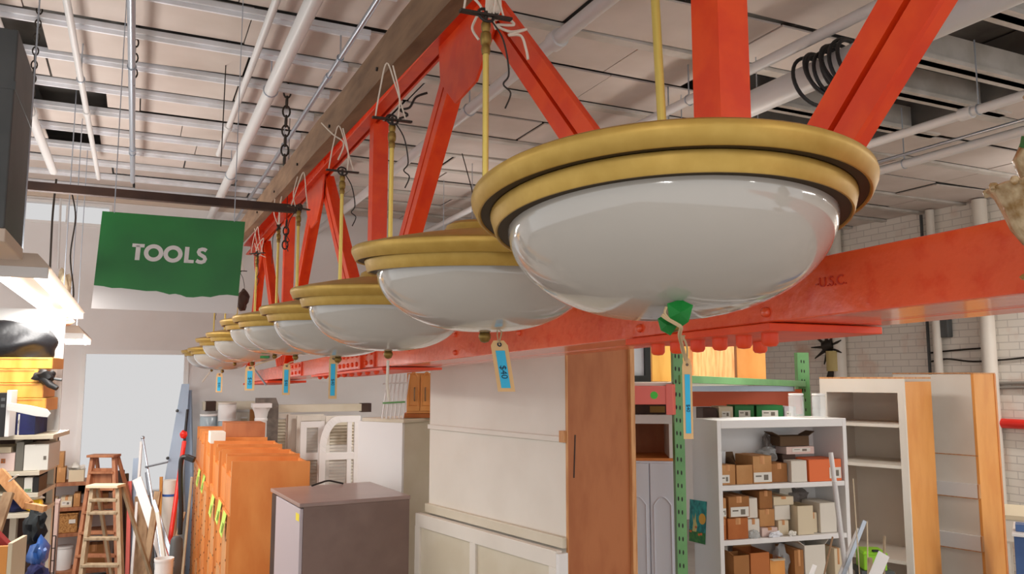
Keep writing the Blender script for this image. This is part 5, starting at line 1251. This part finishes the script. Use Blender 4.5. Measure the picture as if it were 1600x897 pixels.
for x, y, d_ in ((262, 716, 9.0), (277, 642, 9.12)): MB().blob(at(x, y, d_-.03), .018, .018, .018, 1, 0, sub=2).build('latch', darkduct, pd, True)
ca = at(267, 750, 8.5); 
cy = thing('white_cylinder', 'white cylinder with a blue band standing behind the red pole', 'cylinder', (ca.x, ca.y, 0))
MB().cyl((ca.x, ca.y, 0), (ca.x, ca.y, ca.z), .075, n=24).build('tube', paper, cy, True)
zbnd = zpx(267, 773, 8.5); MB().cyl((ca.x, ca.y, zbnd-.012), (ca.x, ca.y, zbnd+.012), .0765, n=24).build('blue_band', bluebag, cy, True)
rp_ = thing('red_pole', 'red pole with a black tip and red clamp leaning beside the window', 'pole', at(280, 760, 8.2))
a = at(288, 690, 8.5); b = at(267, 835, 8.1); k = a.z/(a.z-b.z)*.99; b = a+(b-a)*k
MB().tube([a, b], .022, 12).build('shaft', poleRed, rp_, True)
a2 = at(293, 640, 8.6); MB().tube([a, a2], .014, 10).build('black_tip', blackm, rp_, True)
MB().blob(at(287, 679, 8.48), .035, .03, .04, 2, .15).build('clamp', poleRed, rp_, True)
sr_ = thing('steel_rod', 'thin steel rod with a cross handle standing before the bright window', 'rod', at(232, 740, 8.0))
a = at(223, 685, 8.3); b = at(241, 800, 8.0); k = a.z/(a.z-b.z)*.99
MB().tube([a, a+(b-a)*k], .012, 8).build('shaft', galv, sr_, True); MB().tube([at(227, 730, 8.15), at(262, 722, 8.15)], .009, 8).build('cross_handle', mat('dark_steel', sr(110, 112, 118), .4, .6), sr_, True)
MB().blob(at(223, 684, 8.3), .02, .02, .02, 1, 0, sub=2).build('knob', galv, sr_, True)
sp_ = thing('black_strap', 'black strap with a clip hanging beside the orange cabinets', 'strap', at(283, 720, 7.5)); sp_.name = 'hanging_strap'
MB().tube(smooth([at(302, 717, 7.45), at(290, 714, 7.45), at(283, 720, 7.45), at(282, 760, 7.45), at(283, 800, 7.45), at(281, 835, 7.45)]), .022, 8).build('strap', blackm, sp_, True)
MB().bar(at(291, 714, 7.42), at(304, 719, 7.42), .05, .05).build('clip', blackm, sp_, bevel=.006)
c = at(270, 590, 7.1); zt_ = zpx(270, 872, 7.1)
bk_ = thing('paint_bucket', 'white bucket standing among the leaning boards', 'bucket', (c.x, c.y, 0))
MB().lathe([(.0005, 0), (.062, 0), (.076, zt_-.02), (.08, zt_-.02), (.08, zt_), (.074, zt_), (.058, .02), (.0005, .02)], (c.x, c.y, 0), 28).build('body', white, bk_, True)
MB().tube([Vector((c.x+.078*cos(t), c.y-.02, zt_-.03-.13*sin(t))) for t in [pi*i/12 for i in range(13)]], .004, 6).build('handle', galv, bk_, True)
c = at(287, 590, 7.35); zt_ = zpx(287, 838, 7.35)
tag(MB().lathe([(.0005, 0), (.09, 0), (.085, .1), (.05, zt_-.03), (.03, zt_), (.0005, zt_)], (c.x, c.y, 0), 20, False, lambda t, s: .12*sin(3*t+s*4)).build('grey_bag', darkduct, None, True), 'slumped grey bag below the black strap', 'bag')
# ------------------------------------------------------------------ left shelving and its stock
dL = 4.5
F = fr_at(-150, dL, degrees(yaw)+90-18); w = reach(F.o, degrees(yaw)+72, 86)
FL = F; ul = lambda px: reach(FL.o, degrees(yaw)+72, px)
ls = thing('stock_shelving', 'cream shelving overloaded with timber, boxes and bags at the left edge', 'shelving', F.p(w/2, .2, 0))
zl = [zpx(40, 684, dL), zpx(40, 743, dL), zpx(40, 779, dL), zpx(40, 812, dL)]
for z in zl: MB().fb(F, 0, w-(.06 if z != zl[0] else 0), 0, .45, z-.025, z).build('shelf', creamdk, ls, bevel=.002)
for u_ in (0, w*.62): MB().fb(F, u_, u_+.035, .40, .45, 0, zl[0]-.025).build('post', creamdk, ls)
MB().fb(F, w-.10, w-.065, .40, .45, 0, zl[0]-.025).build('post', creamdk, ls)
MB().fb(F, 0, w-.06, .452, .46, .2, zl[0]-.03).build('back_panel', darkbrown, ls)
def sl(x0, x1, y0, z, m, label, v0=.02, dep=.3, name='cardboard_box', **kw):
    return carton(FL, ul(x0), ul(x1), v0, v0+dep, z+.0015, zpx(40, y0, dL), m, label, name=name, tape=kw.pop('tape', False), **kw)
Z = lambda y: zpx(40, y, dL)
sl(-60, 22, 646, zl[0], darkbrown, 'dark brown box with a bright strip on the top board of the left shelving', lab=(.86, .95, .0, .95), lm=white)
sl(25, 55, 648, zl[0], navy, 'navy dark box beside the brown box on the left shelving', lab=(.1, .18, .0, .95), lm=paper)
slabs = [(-60, 68, 624, 645.5), (-60, 62, 599, 623.5), (-60, 53, 576, 598.5), (-60, 74, 557, 575.5)]
nm = ['lowest of four yellow wooden slabs stacked at the left edge', 'second yellow wooden slab from the bottom of the left stack', 'third and shortest yellow wooden slab of the left stack', 'topmost and longest yellow wooden slab under the black bag']
for (x0, x1, ya, yb2), l_ in zip(slabs, nm):
    MBx = MB().fb(FL, ul(x0), ul(x1), .04, .34, Z(yb2), Z(ya))
    o = tag(MBx.build('wooden_slab', yelwood, None, bevel=.004), l_, 'board', 'yellow wooden slabs')
    MB().fb(FL, ul(x1), ul(x1)+.003, .042, .338, Z(yb2)+.002, Z(ya)-.002).build('end_grain', yelwood2, o)
    MB().fb(FL, ul(x0), ul(x1)-.02, .037, .0395, Z(ya)-.012, Z(ya)-.006).build('edge_groove', orangewood2, o)
zt_ = Z(556)
tag(MB().blob(FL.p(ul(5), .19, zt_+.075), .20, .16, .14, 3, .18, 1.4, 4, flat=True).build('black_bag', mat('black_plastic', sr(24, 24, 27), .45, 0, None, bump=.6, scale=14), None, True), 'shiny black plastic bag on top of the yellow wooden slabs', 'bag')
o = thing('foam_board', 'bright white sheet standing behind the black bag under the strip light', 'board', FL.p(ul(0), .40, zl[0]))  # white sheet added to stand in for the glare below the tubes
MB().fb(FL, ul(-60), ul(70), .39, .40, zl[0]+.001, Z(470)).build('sheet', white, o); MB().fb(FL, ul(62), ul(70)+.002, .386, .404, zl[0]+.001, Z(469)).build('edge_strip', pipem, o)
fan = thing('hanging_tool', 'black tool with a grey handle poking out of the yellow slabs', 'tool', FL.p(ul(60), .02, Z(590)))
MB().blob(FL.p(ul(64), .02, Z(588)), .055, .04, .04, 5, .3).tube([FL.p(ul(66), .01, Z(592)), FL.p(ul(76), .0, Z(602)), FL.p(ul(88), -.01, Z(608))], .026, 10, .014).build('black_body', blackm, fan, True)
MB().tube([FL.p(ul(70), .03, Z(582)), FL.p(ul(78), .03, Z(592)), FL.p(ul(92), .03, Z(594))], .008, 8).build('handle', darkduct, fan, True)
ap = thing('black_appliance', 'black appliance with a white bezel in front of the yellow slabs', 'appliance', FL.p(ul(0), -.1, zl[0]))
MB().fb(FL, ul(-60), ul(20), -.14, -.02, zl[0]+.001, Z(614)).build('body', blackm, ap, bevel=.004)
MB().fb(FL, ul(20)+.001, ul(27), -.145, -.015, zl[0]+.001, Z(610)).build('white_bezel', white, ap, bevel=.004)
for k, (x, y) in enumerate(((4, 626), (15, 624), (15, 634), (4, 640))): MB().fb(FL, ul(x-3), ul(x+3), -.1425, -.1402, Z(y+3), Z(y-2)).build('button', darkduct, ap)
blade = thing('fan_blade', 'pale grey paddle blade sticking out to the right below the yellow slabs', 'blade', FL.p(ul(25), -.17, Z(640))); blade.name = 'hanging_fan_blade'
q = [(24, 629), (60, 634), (86, 640), (92, 647), (88, 653), (70, 651), (24, 641)]
MB().prism([FL.p(ul(x), -.165-.0004*x, Z(y)) for x, y in q], FL.v*.014).build('blade', mat('pale_grey', sr(206, 204, 198), .5), blade, bevel=.002)
tag(MB().fb(FL, ul(-40), ul(17), -.06, -.04+.02, zl[0]+.0015-.02, zl[0]-.0+.012).build('red_strip', poleRed, None, bevel=.003), 'flat red strip lying at the front of the top board at the left edge', 'strip') if False else None
sl(28, 40, 695, zl[1], mat('grey_green_box', sr(110, 106, 96), .7), 'grey-green box under the top board of the left shelving', dep=.2)
sl(41, 79, 700, zl[1], paper, 'large white box on the second board of the left shelving', dep=.3, lab=(.8, .92, .4, .55), lm=mat('grey_print', (.3, .3, .3)))
sl(-60, 27, 713, zl[1], pinkpaper, 'pinkish worn box at the left edge on the second board', dep=.3, lab=(.75, .83, .45, .7), lm=cardred)
sl(-40, 20, 703, Z(713), boxcream, 'long cream board end on top of the pinkish box', dep=.25, name='board_end')
sl(24, 43, 753, zl[2], mat('dark_olive', sr(86, 78, 64), .7), 'dark olive box on the third board of the left shelving', dep=.2)
sl(44, 57, 754, zl[2], paper, 'white bottle-like carton with green base on the third board', dep=.12, lab=(.1, .9, .05, .25), lm=mat('leaf_green', sr(120, 150, 110), .7))
sl(58, 67, 753, zl[2], blackm, 'black box at the right end of the third board of the left shelving', dep=.2)
tag(MB().blob(FL.p(ul(30), .12, zl[3]+.028), .06, .08, .048, 3, .2, flat=True).build('navy_bundle', navy, None, True), 'navy cloth bundle on the lowest visible board of the left shelving', 'cloth')
tag(MB().blob(FL.p(ul(57), .1, zl[3]+.024), .05, .07, .04, 6, .2, flat=True).build('yellow_bag', yellowbag, None, True), 'bright yellow plastic bag on the lowest visible left shelf', 'bag')
tag(MB().blob(FL.p(ul(58), .1, zl[3]+.076), .045, .05, .014, 9, .2).build('white_rag', paper, None, True), 'white rag lying on the yellow bag', 'cloth')
def hangblob(px, py, d, rx, rz, m, lab_, seed, ry=.07, cat='bag', name='hanging_bag'): return tag(MB().blob(at(px, py, d), rx, ry, rz, seed, .3, 1.8).build(name, m, None, True), lab_, cat)
hangblob(55, 824, 4.25, .05, .085, mat('black_cloth', sr(30, 36, 38), .8, 0, sr(20, 22, 26), 8), 'black cloth hanging over the front of the left shelving', 2, cat='cloth', name='hanging_cloth')
hangblob(60, 866, 4.18, .04, .075, bluebag, 'crinkled bright blue plastic bag hanging below the black cloth', 4)
hangblob(56, 897, 4.13, .05, .045, navy, 'dark navy bag hanging lowest at the left, under the blue bag', 7)
# timber and crate in front
dC = 3.55
F = fr_at(-70, dC, degrees(yaw)+90-14); u1 = reach(F.o, degrees(yaw)+76, 27); zt_ = zpx(20, 858, dC)
cr = thing('wooden_crate', 'open pale wooden crate in the lower left corner', 'crate', F.p(u1/2, .15, 0))
MB().fb(F, 0, u1, 0, .02, 0, zt_).build('front_panel', yelwood2, cr, bevel=.002)
Dc = reach(F.p(u1, 0, 0), degrees(yaw)-14, 49)
Dc = max(.15, min(Dc, .4))
MB().fb(F, u1, u1+.018, 0, Dc, 0, zt_+.012).build('side_panel', boxcream, cr, bevel=.002)
MB().fb(F, 0, u1, Dc-.02, Dc, 0, zt_-.24).build('rear_panel', yelwood2, cr)
MB().fb(F, 0, u1, .021, Dc-.021, zt_-.3, zt_-.28).build('bottom_board', cardboard, cr)
MB().fb(F, u1-.10, u1-.095, -.0015, 0, .0, zt_).build('joint_line', orangewood2, cr)
zin = zt_-.278
MB_m = MB().prism([F.p(u1-.16, .08, zin+.26), F.p(u1-.08, .08, zin+.33), F.p(u1-.025, .08, zin+.27), F.p(u1-.06, .08, zin+.0)], F.v*.05)
tag(MB_m.build('maroon_box', maroon, None, bevel=.003), 'maroon box tilted in the corner of the pale crate', 'box')
tag(MB().blob(F.p(u1-.22, .08, zin+.26), .055, .04, .05, 3, .3).tube([F.p(u1-.22, .08, zin), F.p(u1-.22, .08, zin+.24)], .02, 8).build('mustard_roll', mat('mustard', sr(160, 130, 40), .7), None, True), 'mustard yellow roll standing in the pale crate', 'roll')
for k, (x0, x1, m, l_) in enumerate(((14, -2, oldwood, 'weathered grey-brown plank standing in the pale crate, right of two'), (2, -16, ladderwood, 'lighter plank standing in the pale crate at the picture edge'))):
    a = at(x0, 770+k*6, dC+.30+.12*k); b = F.p(u1-.14-.13*k, .04+.045*k, zin+.004); tag(MB().bar(a, b, .045, .02, CR).build('plank', m, None, bevel=.002), l_, 'plank')
br_ = thing('wood_bracket', 'bent tan wooden bracket poking up before the left shelving', 'bracket', at(35, 780, 3.95)); br_.name = 'hanging_wood_bracket'
MB().bar(at(-2, 738, 3.95), at(44, 790, 3.9), .05, .03, CR).build('long_arm', edgewood, br_, bevel=.002)
MB().bar(at(40, 789, 3.9), at(71, 795, 3.9), .028, .03, CR).build('short_arm', edgewood, br_, bevel=.002)
MB().bar(at(15, 752, 3.88), at(28, 742, 3.88), .02, .004).build('white_ticket', paper, br_)
# ------------------------------------------------------------------ rods and trim in front of the white bookcase
RK = 0
def brod(p0, p1, w, t, m, label, name='metal_rod', rnd=True, d0=4.62, d1=4.55):
    global RK; RK += 1; d0 -= .03*RK; d1 -= .03*RK
    a = at(p0[0], p0[1], d0); b = at(p1[0], p1[1], d1); kk = (a.z-.012)/(a.z-b.z); e = a+(b-a)*kk; mm_ = MB()
    if rnd: mm_.tube([a, e], w/2, 10)
    else: mm_.bar(a, e, w, t, CR)
    return tag(mm_.build(name, m, None, rnd), label, 'rod')
rb = brod((1298, 707), (1322, 897), .026, 0, white, 'tall white ribbed rod leaning in front of the white bookcase', 'ribbed_rod')
m = MB(); a = at(1298, 707, 4.59); b = at(1322, 897, 4.52)
for k in range(60): 
    p_ = a+(b-a)*(.25+.7*k/60); m.tube([p_, p_+(b-a).normalized()*.004], .0148, 10)
o = m.build('ribs', pipem, None); wl = o.matrix_world.copy(); o.data.transform(Matrix.Translation(o.location-rb.location)); o.location = (0, 0, 0); o.parent = rb; del o['_o']
brod((1351, 814), (1320, 893), .02, .012, galv, 'grey metal channel leaning right of the ribbed rod, front one', 'metal_channel', False)
brod((1342, 826), (1318, 885), .022, .012, pipem, 'paler metal channel lying close behind the grey one', 'metal_channel', False, 4.84, 4.84)
brod((1301, 839), (1288, 897), .01, 0, oldwood, 'thin brown rod crossing the lower bookcase shelf', 'wooden_rod')
brod((1333, 748), (1343, 897), .006, 0, boxcream, 'very thin pale rod standing right of the bookcase', 'thin_rod')
brod((1355, 815), (1356, 897), .006, 0, boxcream, 'very thin pale rod crossing the lime green box', 'thin_rod')
brod((1382, 838), (1381, 897), .014, 0, ladderwood, 'light wooden dowel right of the lime green box', 'wooden_rod')
brod((1360, 872), (1360, 897), .02, .01, ladderwood, 'short wooden lath in front of the lime green box', 'wooden_lath', False)
brod((1381, 866), (1368, 897), .055, .012, white, 'white board end rising at the bottom right of the lime box', 'white_board', False, 4.5, 4.45)
brod((1273, 884), (1268, 897), .022, .01, white, 'white slat end in front of the lower bookcase shelf', 'white_batten', False, 4.6, 4.55)
F = fr_at(1336, 5.2, degrees(yaw)+90+6); w = reach(F.o, degrees(yaw)+96, 1374)
zt_ = zpx(1355, 862, 5.2); zb2 = zpx(1355, 892, 5.2)
sdl = thing('step_stand', 'grey stand under the lime green box right of the bookcase', 'stand', F.p(w/2, .1, 0))
MB().fb(F, -.02, w+.04, -.01, .2, zb2-.03, zb2).build('top', darkduct, sdl, bevel=.002)
for u_ in (0, w-.03):
    for v_ in (.0, .16): MB().fb(F, u_, u_+.03, v_, v_+.03, 0, zb2-.03).build('leg', darkduct, sdl)
lg = thing('lime_box', 'lime green plastic box with a black clip behind the loose rods', 'box', F.p(w/2, .1, zb2))
MB().fb(F, 0, w, 0, .16, zb2+.001, zt_).fb(F, -.006, w+.006, -.006, .166, zt_-.02, zt_-.008).build('tub', limegreen, lg, bevel=.006)
MB().fb(F, w*.38, w*.68, -.012, .012, zt_+.0005, zt_+.012).build('clip', blackm, lg, bevel=.003)
